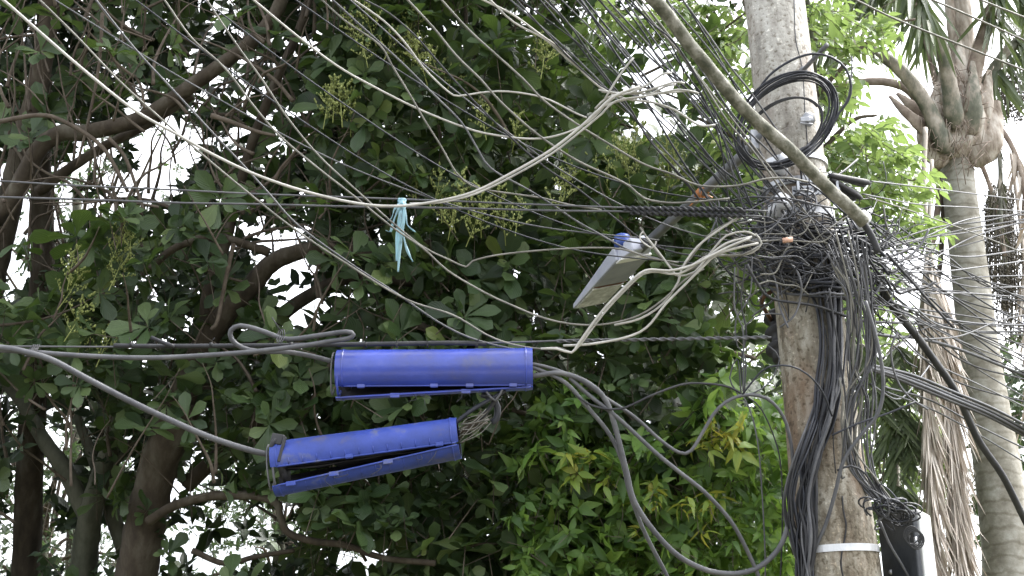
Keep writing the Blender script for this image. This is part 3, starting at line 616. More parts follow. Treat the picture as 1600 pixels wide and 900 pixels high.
frond([(1500, 140), (1492, 70), (1484, 10), (1480, -60)], 24, 14, 'fibre', dy=-.05)
frond([(1506, 205), (1516, 150), (1530, 80), (1546, 30), (1562, -20), (1580, -80)], 30, 18, 'petiole_dry', 'palmgreen', 20, .8, .6, .9, dy=-.2)
frond([(1508, 130), (1500, 60), (1512, 0), (1520, -60)], 14, 8, 'petiole', dy=.1)
frond([(1510, 215), (1528, 165), (1545, 122), (1570, 85), (1600, 58), (1650, 35), (1720, 40)], 24, 13, 'petiole', 'palmgreen', 36, .55, .35, .85, dy=-.1)
frond([(1525, 195), (1548, 188), (1570, 210), (1590, 250), (1603, 310), (1608, 380)], 12, 7, 'petiole_dry', 'palmdead', 20, .35, .55, .9)
frond([(1540, 190), (1556, 205), (1562, 250), (1563, 300), (1564, 350)], 8, 6, 'petiole', 'fruit', 40, .16, .3, .9, dy=-.2, lw=.02)
frond([(1525, 240), (1537, 265), (1548, 295), (1560, 335), (1570, 400)], 9, 6, 'petiole_dry', 'fruit', 26, .2, .5, .9, dy=.1, lw=.02)
frond([(1500, -60), (1540, -70), (1600, -40), (1640, 10)], 10, 6, 'petiole', 'palmgreen', 46, .75, .1, .97, dy=-.6)
frond([(1420, -70), (1370, -60), (1320, -30)], 8, 4, 'petiole', 'palmgreen', 36, .8, .0, .97, dy=.5)
frond([(1480, -40), (1420, -60), (1380, -40), (1350, 10)], 8, 4, 'petiole_dry', 'palmgreen', 30, .55, .2, .9, dy=.4)
frond([(1465, 240), (1468, 290), (1462, 350), (1452, 420), (1450, 520)], 13, 8, 'petiole_dry', dy=.1)
frond([(1478, 250), (1476, 300), (1470, 400), (1462, 470)], 10, 8, 'bark', dy=.15)
# hanging dead fronds
def dead(pts, n, ll, dy, w0=9, lw=.02, spread=.33):
    A = cr([pm(p[0], p[1], dy) for p in pts], n=10); m = len(A)
    mb = MB(); mb.tube(A, [(w0 - w0 * .4 * i / (m - 1)) / 2 / FPX * 11.5 for i in range(m)], 8, flat=.7); o = mb.build('dead_frond', M['petiole_dry'] if w0 > 12 else M['palmdead'], palm)
    ts = rng.uniform(.26, 1, n); A_ = np.array([tuple(p) for p in A]); idx = ts * (m - 1); i0 = np.clip(idx.astype(int), 0, m - 2); f = (idx - i0)[:, None]
    base = A_[i0] * (1 - f) + A_[i0 + 1] * f; sg = np.where(rng.uniform(0, 1, n) < .5, -1.0, 1.0)[:, None]
    L = np.concatenate([sg * rng.uniform(.02, spread + .13, (n, 1)), rng.uniform(-.35, .1, (n, 1)), -np.ones((n, 1))], 1)
    a = leaf_arrays(base, L, np.array([[0, -1.0, 0]]) + rng.standard_normal(base.shape) * .6, ll * rng.uniform(.6, 1.15, n), np.full(n, lw / ll), .25, rng.uniform(-.16, .16, n), 'strap')
    big_mesh('leaflets', [(*a, 0)], [M['palmdead']], o)
dead([(1446, 200), (1444, 300), (1455, 400), (1468, 480), (1478, 580), (1484, 700), (1490, 800), (1498, 905), (1502, 960)], 1150, .72, -1.35, 10, .017, .08)
dead([(1456, 250), (1450, 380), (1440, 480), (1446, 600), (1452, 720), (1455, 860)], 620, .6, -1.5, 8, .017, .10)
dead([(1580, 240), (1600, 400), (1612, 560), (1618, 740), (1622, 900)], 480, .7, .35, 9, .019, .2)
# fruit bunches: strings of small fruit
def bunch(cx, cy, w, h, n, dy, label=None):
    mb = MB(); top = pm(cx, cy - h / 2, dy)
    for k in range(n):
        x = cx + rnd.uniform(-w, w) / 2; y0 = cy - h / 2 + rnd.uniform(0, h * .25); y1 = min(cy + h / 2, y0 + h * rnd.uniform(.5, .9)); q = dy + rnd.uniform(-.25, .25)
        a = pm(x, y0, q); e = pm(x + rnd.uniform(-8, 8), y1, q); mb.tube([top.lerp(a, .6), a, a.lerp(e, .5) + Vector((rnd.uniform(-.03, .03), 0, 0)), e], .004, 3)
        for j in range(16):
            c = a.lerp(e, rnd.random()) + Vector((rnd.uniform(-.03, .03), rnd.uniform(-.03, .03), 0)); r_ = rnd.uniform(.009, .015)
            mb.add([c + Vector(v) * r_ for v in ((1, 0, 0), (0, 1, 0), (-1, 0, 0), (0, -1, 0), (0, 0, 1.2), (0, 0, -1.2))], [(0, 1, 4), (1, 2, 4), (2, 3, 4), (3, 0, 4), (1, 0, 5), (2, 1, 5), (3, 2, 5), (0, 3, 5)])
    mb.build('fruit_bunch', M['fruit'], palm)
bunch(1585, 150, 70, 100, 60, .3); bunch(1562, 400, 46, 220, 90, .5); bunch(1585, 440, 40, 200, 60, .7); bunch(1560, 330, 26, 90, 26, .2); bunch(1590, 60, 50, 80, 12, .6)

# young palm fronds low behind the pole
yb = atY(1400, 980, 10.4); yp = empty('young_palm', (yb.x, yb.y, 0), 'low dark green palm fronds hanging between the pole and the big dead frond', 'palm')
mb = MB(); mb.tube([(yb.x, yb.y, -.1), (yb.x, yb.y, 1.0), tuple(yb), tuple(atY(1398, 700, 10.4))], [.1, .09, .07, .04], 10, jit=.04); mb.build('trunk', M['palmtrunk'], yp)
for pts in ([(1398, 720), (1380, 600), (1372, 540), (1340, 560), (1320, 640)], [(1400, 720), (1405, 600), (1425, 540), (1440, 600), (1445, 700)], [(1398, 740), (1385, 640), (1400, 600), (1420, 660), (1425, 760)], [(1400, 760), (1410, 680), (1440, 650), (1455, 720)], [(1398, 800), (1380, 740), (1350, 760), (1340, 860)], [(1400, 840), (1420, 760), (1440, 790), (1450, 880)]):
    A = cr([atY(p[0] - 22, p[1], 10.35) for p in pts], n=8); m = len(A); mb = MB(); mb.tube(A, .009, 6); o = mb.build('frond', M['petiole'], yp)
    nl = 44; ts = np.linspace(.25, 1, nl).repeat(2); A_ = np.array([tuple(p) for p in A]); idx = ts * (m - 1); i0 = np.clip(idx.astype(int), 0, m - 2); f = (idx - i0)[:, None]
    bs = A_[i0] * (1 - f) + A_[i0 + 1] * f; sg = np.tile([-1.0, 1.0], nl)[:, None]
    L = np.array([[.55, 0, 0]]) * sg + np.array([[0, -.2, -.75]]) + rng.standard_normal(bs.shape) * .1
    a = leaf_arrays(bs, L, np.array([[0, -1.0, .3]]) + rng.standard_normal(bs.shape) * .4, .36 * rng.uniform(.7, 1.1, len(ts)), np.full(len(ts), .085), .2, rng.uniform(0, .35, len(ts)), 'strap')
    big_mesh('leaflets', [(*a, 0)], [M['palmgreen']], o)

# ------------------------------------------------------------------ utility pole
P0 = at(1311, 900, 6.0); P1 = at(1210, 0, 7.0)
def prad(t): return float(np.interp(t, [-2, 0, .1, .35, 1, 2], [.225, .203, .192, .174, .166, .155]))
axis = (P1 - P0).normalized(); g0 = P0 - axis * (P0.z / axis.z)
pole = empty('utility_pole', g0, 'thick weathered concrete pole carrying the cable tangle', 'utility pole')
def pole_pt(py):
    """axis point that shows at photo row py, and shaft radius there"""
    lo, hi = -1.0, 3.0
    for _ in range(40):
        mid = (lo + hi) / 2; q = P0.lerp(P1, mid); yy = proj(np.array([tuple(q)]))[1][0]
        if yy > py: lo = mid
        else: hi = mid
    q = P0.lerp(P1, lo); return q, prad(lo)
mb = MB(); n = 60; base_t = (0 - P0.z) / (P1.z - P0.z) - .05
pts = []; rs = []
for i in range(n + 1):
    t = base_t + (1.75 - base_t) * i / n; q = P0.lerp(P1, t); pts.append(q); rs.append(prad(t) * (1 + rnd.uniform(-.006, .006)))
mb.tube(pts, rs, 40); mb.build('shaft', M['concrete'], pole)
def crack(pts, w):
    mb = MB(); A = []
    for px, py in pts:
        q, r = pole_pt(py); d = at(px, py, 1) - cam.location; d.normalize()
        # hit point on the shaft along the view ray, then sunk slightly proud of the face
        o = cam.location - q; a = d - axis * d.dot(axis); b = o - axis * o.dot(axis); A2 = a.dot(a); B2 = a.dot(b); C2 = b.dot(b) - (r * 1.004) ** 2
        disc = B2 * B2 - A2 * C2; s = (-B2 - math.sqrt(max(disc, 0))) / A2; A.append(cam.location + d * s)
    mb.tube(cr(A, n=4), w, 5, jit=.3); return mb
c_ = crack([(1316, 775), (1318, 800), (1322, 820), (1320, 840), (1316, 860), (1314, 880), (1318, 905)], .0045).build('crack', M['black'], pole)
crack([(1304, 640), (1302, 690), (1306, 740)], .003).build('crack', M['black'], pole)
crack([(1241, 0), (1243, 60), (1254, 110), (1258, 180), (1262, 230)], .003).build('hanging_wire', M['cab_dark'], pole)
def ring(py, w, proud, mat, name, h2=None, a0=0, a1=360, tilt=0):
    q, r = pole_pt(py); mb = MB(); m = axis.to_track_quat('Z', 'Y').to_matrix(); N_ = 48; vs = []
    rr = r + proud
    for k in range(N_):
        a = 2 * math.pi * k / N_; tz = tilt * math.cos(a)
        for (x, z) in ((r - .01, -w / 2), (rr, -w / 2), (rr, w / 2), (r - .01, w / 2)): vs.append(q + m @ Vector((x * math.cos(a), x * math.sin(a), z + tz)))
    fs = [(k * 4 + j, k * 4 + (j + 1) % 4, ((k + 1) % N_) * 4 + (j + 1) % 4, ((k + 1) % N_) * 4 + j) for k in range(N_) for j in range(4)]
    mb.add(vs, fs, False); return mb.build(name, M[mat], pole)
ring(862, .034, .006, 'band', 'steel_band'); ring(300, .04, .012, 'steel', 'steel_band'); ring(262, .03, .012, 'band', 'steel_band'); ring(345, .045, .014, 'steel', 'steel_band'); ring(410, .05, .015, 'steel', 'steel_band')
# hardware: perforated bracket plate, insulators, step bolts
Rz = Matrix.Rotation(R(-8), 3, 'Z')
mb = MB(); c = at(1275, 297, 6.36); mb.box(c, (.24, .012, .05), Rz); mb.box(c + Vector((-.1, -.03, 0)), (.012, .06, .05), Rz); mb.box(c + Vector((.1, -.03, 0)), (.012, .06, .05), Rz)
br = mb.build('bracket', M['steel'], pole)
mb = MB()
for k in range(5): mb.box(c + Vector((-.085 + k * .04, -.01, 0)), (.014, .006, .02), Rz)
mb.build('slots', M['black'], br)
for (px, py, d, s) in ((1218, 322, 6.3, 1), (1224, 256, 6.42, .9), (1345, 345, 6.4, .8)):
    mb = MB(); rot = Matrix.Rotation(R(70), 3, 'X') @ Matrix.Rotation(R(20), 3, 'Y')
    mb.lathe([(.018 * s, -.06 * s), (.045 * s, -.055 * s), (.05 * s, -.03 * s), (.03 * s, -.01 * s), (.03 * s, .01 * s), (.05 * s, .03 * s), (.045 * s, .055 * s), (.018 * s, .06 * s)], at(px, py, d), rot); mb.build('insulator', M['porcelain'], pole)
def bolt(p, q, r, mat='pipe'):
    mb = MB(); p, q = Vector(p), Vector(q); mb.tube([p, q], r, 10); d = (q - p).normalized()
    mb.tube([p + d * .004, p + d * .03], r * 1.8, 6); mb.build('step_bolt', M[mat], pole)
bolt(at(1253, 112, 6.70), at(1292, 70, 6.35), .0125)
bolt(at(1262, 186, 6.6), at(1266, 190, 6.48), .022, 'steel')
mb = MB(); c = at(1258, 188, 6.48); mb.box(c, (.05, .03, .028), Rz); mb.tube([at(1250, 192, 6.47), at(1270, 194, 6.47)], .007, 6); mb.build('clamp', M['steel'], pole, bevel=.004)
# porcelain / rubber spool rack left of the shaft
mb = MB(); c0 = at(1216, 488, 6.75); c1 = at(1222, 562, 6.55); d = (c1 - c0); m = d.to_track_quat('Z', 'Y').to_matrix(); L = d.length
prof = [(.03, 0)]
for k in range(3):
    z = L * (k + .15) / 3; prof += [(.052, z), (.078, z + .012), (.083, z + .03), (.06, z + .045), (.046, z + .06)]
prof += [(.05, L), (.02, L + .01)]
mb.lathe(prof, c0, m, 20); mb.build('spool_insulator', M['black'], pole)
mb = MB(); mb.tube([at(1212, 470, 6.75), at(1225, 580, 6.5)], .009, 8); mb.tube(cr([at(1205, 500, 6.7), at(1190, 470, 6.5), at(1215, 450, 6.5), at(1240, 440, 6.5)], n=6), .012, 8); mb.build('spool_rod', M['rust'], pole)

# equipment box behind the pole's right side
eb = at(1410, 850, 6.15)
box = empty('equipment_box', at(1410, 905, 6.15), 'tall box with black front and white side, right of the pole under a wire knot', 'equipment box')
rot = Matrix.Rotation(R(52), 3, 'Z')
fx = Vector((1, 0, 0))
def quadbox(name, tl, tr, br_, bl, depth_vec, mat, bevel=.006):
    mb = MB(); a = [Vector(v) for v in (tl, tr, br_, bl)]; b = [v + depth_vec for v in a]
    mb.add(a + b, [(0, 3, 2, 1), (4, 5, 6, 7), (0, 1, 5, 4), (1, 2, 6, 5), (2, 3, 7, 6), (3, 0, 4, 7)], False); return mb.build(name, M[mat], box, bevel=bevel)
fl = at(1369, 797, 6.2); fr = at(1424, 800, 5.93); dn = Vector((0, 0, -.62))
n_ = (fr - fl).cross(Vector((0, 0, 1))).normalized()
if n_.y < 0: n_ = -n_
quadbox('front_cover', fl, fr, fr + dn, fl + dn, n_ * .03, 'darkbox')
ba = fl + n_ * .032; bb = fr + n_ * .032 + Vector((.004, 0, .02))
quadbox('housing', ba + Vector((0, 0, -.01)), bb, bb + dn - Vector((0, 0, .02)), ba + dn, n_ * .085 + Vector((-.01, 0, -.03)), 'whitebox', .012)


for z in (-.12, -.42):
    mb = MB(); mb.tube([fr + Vector((.004, -.004, z)), fr + Vector((.004, -.004, z - .05))], .008, 8); mb.build('hinge', M['steel'], box)
mb = MB(); mb.lathe([(.012, -.004), (.012, .004)], fl.lerp(fr, .25) + Vector((0, -.004, -.3)), Matrix.Rotation(R(90), 3, 'X'), 12); mb.build('lock', M['steel'], box)

# ------------------------------------------------------------------ street lamp
A0 = at(1192, 214, 6.72); A1 = at(1002, 388, 8.15)
lamp = empty('street_lamp', A0, 'grey street lamp on a slanting pipe arm reaching away from the pole, dirty lens underneath', 'street lamp')
ad = (A1 - A0).normalized()
mb = MB(); mb.tube([A0 + (A0 - A1) * .02, A0, A0.lerp(A1, .5), A1 + ad * .05], .031, 16); mb.build('arm', M['pipe'], lamp)
mb = MB(); mb.box(A0.lerp(A1, .03), (.09, .05, .12), bevel if False else None); mb.build('arm_clamp', M['steel'], lamp, bevel=.006)
# head frame: long axis from the neck to the tip, level side axis, underside facing down
HN = at(991, 402, 8.2); HT = at(921, 478, 8.92)
hx = (HT - HN).normalized(); hy = Vector((0, 0, 1)).cross(hx).normalized()
roll = Matrix.Rotation(R(-17), 3, hx); hy = roll @ hy; hz = hx.cross(hy)
HL = (HT - HN).length; HW = .27; HH = .085
def hp(u, v, w): return HN + hx * (u * HL) + hy * (v * HW / 2) + hz * w
def slab(u0, u1, w0, w1, v0, v1, lo, hi, mat, name, parent=lamp, bev=.008, hi1=None):
    mb = MB(); a = [hp(u0, -v0, lo), hp(u1, -v1, lo), hp(u1, v1, lo), hp(u0, v0, lo), hp(u0, -v0 * w0, hi), hp(u1, -v1 * w1, hi1 if hi1 is not None else hi), hp(u1, v1 * w1, hi1 if hi1 is not None else hi), hp(u0, v0 * w0, hi)]
    mb.add(a, [(3, 2, 1, 0), (4, 5, 6, 7), (0, 1, 5, 4), (1, 2, 6, 5), (2, 3, 7, 6), (3, 0, 4, 7)], False); return mb.build(name, M[mat], parent, bevel=bev)
body = slab(0.0, 1.0, .92, .9, 1.0, 1.0, 0, HH * 1.15, 'lamp', 'housing', hi1=HH * .45)
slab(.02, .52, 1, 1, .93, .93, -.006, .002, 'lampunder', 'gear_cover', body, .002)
slab(.56, .97, 1, 1, .9, .9, -.010, .002, 'lens', 'lens', body, .004)
slab(.525, .55, 1, 1, .93, .6, -.009, .002, 'rust', 'hinge_strip', body, .001)
slab(-.16, .03, .8, .8, .55, .95, -.004, HH * 1.1, 'lamp', 'neck', body, .01)
slab(-.04, .04, 1, 1, .86, .96, -.014, .0, 'whitebox', 'neck_trim', body, .004)
mb = MB(); pc = hp(-.02, -.45, HH * 1.2) if hp(-.02, -.45, 0).x < hp(-.02, .45, 0).x else hp(-.02, .45, HH * 1.2)
mb.lathe([(.05, -.03), (.056, 0), (.055, .045), (.05, .058), (.02, .062)], pc); mb.build('photocell', M['photocell'], body)
mb = MB()
for k, (px, py, a) in enumerate(((1085, 318, 30), (1095, 305, 80), (1100, 298, 150), (1105, 310, 10))):
    d_ = 7.34 + (1090 - px) * .004; c = at(px, py, d_); u = Vector((math.cos(R(a)), 0, math.sin(R(a)))) * .032
    mb.tube(cr([c - u, c + Vector((0, -.02, .006)), c + u], n=4), .0042, 4)
mb.tube([A0.lerp(A1, .44) + Vector((0, 0, 0)), A0.lerp(A1, .475)], .035, 14)
mb.build('orange_tape', M['orange'], lamp)

# ------------------------------------------------------------------ cables
CAB = {'d': 'cab_dark', 'g': 'cab_grey', 'm': 'cab_mid', 'w': 'cab_white', 't': 'cab_tan', 'moss': 'moss'}
def cable(pts, wpx, mat, d, label, cat='cable', group=None, name='overhead_cable', sides=7, jit=0, wig=0):
    W = pathpts(pts, d)
    if wig: W = [W[0]] + [p + Vector((rnd.gauss(0, wig), rnd.gauss(0, wig), rnd.gauss(0, wig))) for p in W[1:-1]] + [W[-1]]
    W = cr(W, step=.035 if wpx < 6 else .03)
    dd = d if not hasattr(d, '__len__') else sum(d) / len(d)
    mb = MB(); mb.tube(W, wpx / 2 / FPX * dd, sides, jit=jit)
    return tag(mb.build(name, M[CAB[mat]], loc=W[0]), label, cat, group)

TOP = [  # thin wires that enter through the top of the picture, from left to right
 ([(62, 0), (120, 57), (185, 125), (240, 175), (300, 228), (390, 303), (463, 360), (543, 413), (633, 467), (707, 492), (760, 523), (800, 538), (843, 545), (870, 543), (893, 551)], 3.2, 't'),
 ([(150, 0), (210, 75), (270, 140), (330, 205), (380, 258), (420, 302), (466, 352), (545, 410), (622, 460), (683, 502), (733, 527), (790, 543), (832, 549)], 3.2, 'g'),
 ([(257, 0), (300, 60), (350, 105), (400, 170), (440, 215), (500, 265), (545, 300), (613, 355), (660, 387), (700, 423), (757, 457), (800, 477), (850, 497), (900, 507), (950, 506), (1000, 492), (1040, 465), (1070, 437), (1100, 420)], 3.2, 't'),
 ([(323, 0), (370, 70), (410, 125), (450, 185), (500, 245), (560, 300), (610, 345), (660, 385), (700, 405), (728, 417), (738, 408), (780, 398), (860, 390), (930, 387), (975, 390), (1015, 403), (1060, 410)], 3.0, 't'),
 ([(400, 3), (463, 55), (527, 103), (587, 137), (653, 170), (720, 197), (767, 210), (833, 217), (880, 209), (920, 190), (945, 165), (960, 152)], 3.4, 'w'),
 ([(503, 0), (540, 33), (593, 70), (613, 103), (640, 147), (663, 187), (690, 230), (713, 270), (737, 290), (767, 298), (810, 304), (850, 310), (890, 320), (940, 328)], 3.0, 't'),
 ([(520, 0), (567, 43), (627, 97), (673, 143), (720, 190), (743, 227), (767, 263), (823, 295), (860, 318), (900, 345), (930, 362), (985, 392), (1030, 405)], 3.2, 'g'),
 ([(553, 0), (600, 33), (633, 67), (663, 107), (700, 143), (717, 150), (750, 145), (793, 143), (850, 153), (900, 177), (917, 184)], 3.2, 'w'),
 ([(570, 0), (607, 20), (650, 57), (690, 103), (733, 150), (790, 207), (850, 260), (900, 293), (960, 340), (1000, 372), (1045, 392), (1100, 402)], 3.0, 'm'),
 ([(637, 0), (677, 43), (713, 87), (750, 123), (783, 160), (840, 210), (900, 250), (960, 278), (985, 292), (1007, 310), (1045, 317), (1090, 315), (1140, 310)], 3.6, 't'),
 ([(690, 0), (733, 47), (777, 87), (817, 123), (850, 157), (900, 193), (960, 230), (1007, 257), (1053, 273), (1093, 290), (1153, 290), (1193, 280), (1230, 278), (1262, 284)], 3.4, 't'),
 ([(755, 0), (800, 22), (843, 53), (880, 80), (912, 114), (940, 138), (965, 150)], 3.4, 'w'),
 ([(770, 4), (803, 35), (850, 60), (880, 86), (918, 118), (945, 140), (975, 148)], 3.4, 'w'),
 ([(807, 0), (850, 47), (880, 80), (920, 118), (950, 140), (1000, 152), (1040, 170)], 2.8, 'm'),
 ([(857, 0), (893, 43), (927, 93), (957, 133), (987, 173), (1013, 217), (1053, 262), (1085, 300), (1110, 340)], 3.0, 'm'),
 ([(907, 0), (943, 47), (987, 100), (1007, 127), (1047, 173), (1083, 213), (1120, 257), (1152, 282)], 3.2, 'd'),
 ([(912, 5), (960, 80), (1000, 140), (1033, 197), (1067, 253), (1093, 290), (1120, 335), (1150, 380)], 3.4, 'd'),
 ([(937, 0), (967, 37), (1013, 87), (1047, 117), (1080, 145), (1110, 180), (1140, 235), (1165, 300)], 3.0, 'm'),
 ([(967, 0), (1007, 53), (1033, 97), (1083, 140), (1113, 183), (1137, 233), (1160, 287), (1185, 345), (1215, 385)], 3.0, 'd'),
 ([(985, 0), (1020, 38), (1050, 62), (1083, 110), (1117, 173), (1150, 220), (1200, 283), (1245, 345), (1275, 380)], 3.0, 'm'),
 ([(993, 0), (1028, 44), (1060, 80), (1098, 130), (1137, 190), (1180, 240), (1230, 310), (1272, 372), (1313, 423)], 3.4, 't'),
 ([(1002, 0), (1045, 55), (1085, 110), (1130, 168), (1177, 228), (1225, 290), (1268, 345), (1310, 418)], 3.2, 't'),
 ([(1006, 5), (1052, 68), (1102, 145), (1128, 208), (1142, 262), (1160, 320), (1170, 370)], 2.8, 'g'),
 ([(1012, 30), (1040, 55), (1075, 120), (1098, 150), (1122, 210), (1133, 270), (1140, 330)], 2.8, 'm'),
 ([(1067, 0), (1113, 63), (1140, 103), (1170, 140), (1205, 190), (1240, 240), (1262, 270)], 3.2, 'g'),
 ([(1040, -5), (1070, 50), (1105, 118), (1150, 185), (1205, 240), (1260, 300)], 3.0, 'g')]
for k in range(15):
    x0 = 800 + k * 19 + rnd.uniform(-8, 8); x1 = 1130 + k * 9 + rnd.uniform(-14, 14); y1 = 250 + rnd.uniform(0, 130); sg_ = rnd.uniform(-10, 16)
    TOP.append(([(x0, 0), (x0 + (x1 - x0) * .3, y1 * .27 + sg_ * .6), (x0 + (x1 - x0) * .62, y1 * .6 + sg_), (x1, y1), (x1 + 40, y1 + 46)], rnd.choice([2.2, 2.6, 3.0]), rnd.choice('dmmg')))
for k in range(5):
    x0 = 90 + k * 118 + rnd.uniform(-20, 20); x1 = 800 + k * 70; y1 = 330 + rnd.uniform(-40, 60)
    TOP.append(([(x0, 0), (x0 + (x1 - x0) * .3, y1 * .38), (x0 + (x1 - x0) * .65, y1 * .76), (x1, y1), (x1 + 230, y1 + 30)], 2.4, rnd.choice('dmg')))
ORD = ['first', 'second', 'third', 'fourth', 'fifth', 'sixth', 'seventh', 'eighth', 'ninth', 'tenth', 'eleventh', 'twelfth', 'thirteenth', 'fourteenth', 'fifteenth', 'sixteenth', 'seventeenth', 'eighteenth', 'nineteenth', 'twentieth', 'twenty-first', 'twenty-second', 'twenty-third', 'twenty-fourth', 'twenty-fifth', 'twenty-sixth', 'twenty-seventh', 'twenty-eighth', 'twenty-ninth', 'thirtieth', 'thirty-first', 'thirty-second', 'thirty-third', 'thirty-fourth', 'thirty-fifth', 'thirty-sixth', 'thirty-seventh', 'thirty-eighth', 'thirty-ninth', 'fortieth', 'forty-first', 'forty-second', 'forty-third', 'forty-fourth', 'forty-fifth', 'forty-sixth', 'forty-seventh', 'forty-eighth', 'forty-ninth', 'fiftieth', 'fifty-first', 'fifty-second']
CN = {'t': 'cream', 'w': 'white', 'g': 'grey', 'd': 'black', 'm': 'dull dark'}
TOPG = 'thin wires coming down from the top of the picture'
order = sorted(range(len(TOP)), key=lambda i: TOP[i][0][0][0] if TOP[i][0][0][1] < 20 else TOP[i][0][0][0])
for rank, i in enumerate(order):
    pts, w, m = TOP[i]; w = w * .98; x0, y0 = pts[0]; x1, y1 = pts[1]
    pts = [(x0 - (x1 - x0) * 1.6, y0 - (y1 - y0) * 1.6), (x0 - (x1 - x0) * .7, y0 - (y1 - y0) * .7)] + pts
    dd = 5.75 + .016 * i
    cable(pts, w, m, (dd - .1, dd + .05, dd + .2), f'thin {CN[m]} wire sloping down rightwards, {ORD[rank]} from the left along the top edge', 'wire', TOPG, 'overhead_wire')
# companion white wire alongside the long curved ones
def one(pts, w, m, d, label, name='overhead_cable', cat='cable', group=None, **k): return cable(pts, w, m, d, label, cat, group, name, **k)
one([(-60, -52), (5, 0), (70, 57), (140, 117), (210, 172), (280, 212), (330, 240), (400, 273), (480, 300), (560, 318), (620, 322), (680, 315), (740, 300), (800, 270), (860, 235), (905, 200), (935, 172), (960, 150), (1000, 135)], 4.6, 'w', (5.5, 5.9), 'pale cable, its shine painted into the colour, sweeping from the top left corner through the middle and up again')  # dark cable's bright highlight put into a white sheath colour
one([(640, 318), (690, 316), (745, 302), (805, 273), (865, 238), (910, 203), (940, 178), (962, 158), (1010, 150), (1060, 140), (1090, 145)], 3.4, 'w', 5.92, 'white wire doubling the pale cable on its rising stretch to the knot')
WK = 'white cables knotted together at the upper middle'
for k, (pts, w) in enumerate([([(945, 155), (960, 130), (975, 108), (990, 90)], 3.4), ([(930, 170), (950, 152), (985, 145), (1015, 130), (1035, 116), (1050, 114)], 3.6), ([(935, 140), (965, 146), (1005, 143), (1050, 129), (1070, 130)], 3.4), ([(940, 143), (980, 146), (1030, 146), (1075, 142), (1092, 146)], 3.4), ([(920, 184), (945, 165), (980, 155), (1010, 150), (1040, 135), (1056, 132)], 3.4), ([(955, 148), (985, 156), (1020, 160), (1055, 172), (1085, 192), (1100, 197), (1118, 195)], 3.6)]):
    one(pts, w, 'w', 5.95 + .01 * k, ['short white wire end sticking steeply up from the upper knot', 'white wire end rising gently right of the upper knot', 'white wire end curving flat over the upper knot', 'long white wire end running flat right from the upper knot', 'white wire weaving under the upper knot', 'white wire end dipping down right of the upper knot'][k], 'wire_end', 'wire', WK)
H = [([(-80, 281), (0, 283), (120, 290), (260, 296), (400, 303), (540, 308), (700, 314), (850, 320), (1000, 325), (1150, 328), (1200, 330)], 3.0, 'g', 'upper of two level wires crossing the whole picture at the height of the cyan ribbon'),
     ([(-80, 306), (0, 308), (140, 312), (280, 317), (400, 319), (560, 323), (700, 325), (860, 329), (1000, 331), (1190, 338)], 3.4, 'g', 'lower of two level wires crossing the whole picture at the height of the cyan ribbon'),
     ([(-80, 540), (0, 541), (180, 542), (400, 541), (600, 539), (830, 534), (900, 531), (1000, 530), (1100, 529), (1205, 527)], 3.0, 'g', 'level carrier wire just above the upper blue closure')]
for pts, w, m, l in H: one(pts, w, m, 5.95 if pts[0][1] < 400 else 5.98, l, 'overhead_wire', 'wire')
slv = one([(178, 540), (250, 541), (400, 540), (560, 538), (700, 536), (760, 537)], 7.5, 'm', 5.94, 'dark sleeved stretch of cable lying along the level carrier wire')
for px in (205, 262, 330, 455, 572, 620, 668, 745):
    mb = MB(); c = at(px, 539, 5.94); w_ = rnd.uniform(.004, .010); mb.tube([c - Vector((w_, 0, 0)), c + Vector((w_, 0, 0))], .0145, 8); mb.tube([c + Vector((0, -.012, .01)), c + Vector((rnd.uniform(-.02, .02), -.02, rnd.uniform(.02, .035)))], .002, 4)
    mb.build('tie', M['black'], slv)
one([(272, 541), (262, 538), (250, 533), (236, 527)], 6.5, 'm', 5.90, 'short cut cable stub sticking out of the level cable', 'cable_stub')
def twisted(x0, y0, x1, y1, d, w, pitch, n, label, mat='g', strands=2):
    a, b = at(x0, y0, d), at(x1, y1, d); L = (b - a).length; t = (b - a) / L; u = t.orthogonal().normalized(); v = t.cross(u); mb = MB()
    for s in range(strands):
        pts = [a + t * (L * i / n) + (u * math.cos(6.283 * (i / n * L / pitch + s / strands)) + v * math.sin(6.283 * (i / n * L / pitch + s / strands))) * w for i in range(n + 1)]
        mb.tube(pts, w * .7, 5)
    return tag(mb.build('guy_grip', M[CAB[mat]]), label, 'guy grip')
twisted(975, 326, 1165, 328, 5.95, .009, .06, 160, 'twisted steel grip wound round the upper level wire near the pole', 'm')
twisted(985, 332, 1165, 337, 5.95, .009, .06, 160, 'twisted steel grip wound round the lower level wire near the pole', 'm')
twisted(870, 533, 1200, 527, 5.98, .006, .09, 200, 'twisted wrap on the level carrier wire between the upper closure and the pole')
# thick cables feeding the closures
one([(-80, 546), (0, 547), (133, 556), (240, 559), (367, 552), (467, 541), (517, 533), (543, 529), (552, 523), (541, 518.5), (500, 524), (450, 530), (420, 521), (400, 514), (375, 509), (361, 516), (362, 530), (378, 543), (405, 549), (450, 550), (490, 557), (524, 566)], 8, 'g', (5.75, 5.8, 5.85, 5.92), 'thick grey cable with a flat loop feeding the left end of the upper blue closure', 'thick_cable')
one([(-80, 540), (0, 543), (40, 550), (80, 562), (133, 590), (200, 625), (267, 657), (333, 685), (400, 706), (438, 712)], 10, 'g', (5.6, 5.8), 'thick grey cable sloping down from the left edge into the lower blue closure', 'thick_cable', sides=10)
mb = MB()
for k in range(4): c = at(46 + k * 3, 548, 5.76); mb.tube([c + Vector((math.cos(a) * .012, math.sin(a) * .028, math.sin(a + .4) * .036)) for a in np.linspace(0, 6.28, 13)], .0035, 5)
tag(mb.build('wire_tie', M['cab_mid']), 'wire lashing holding the thick cables together at the left edge', 'wire tie')
mb = MB(); c = at(437, 525, 5.86)
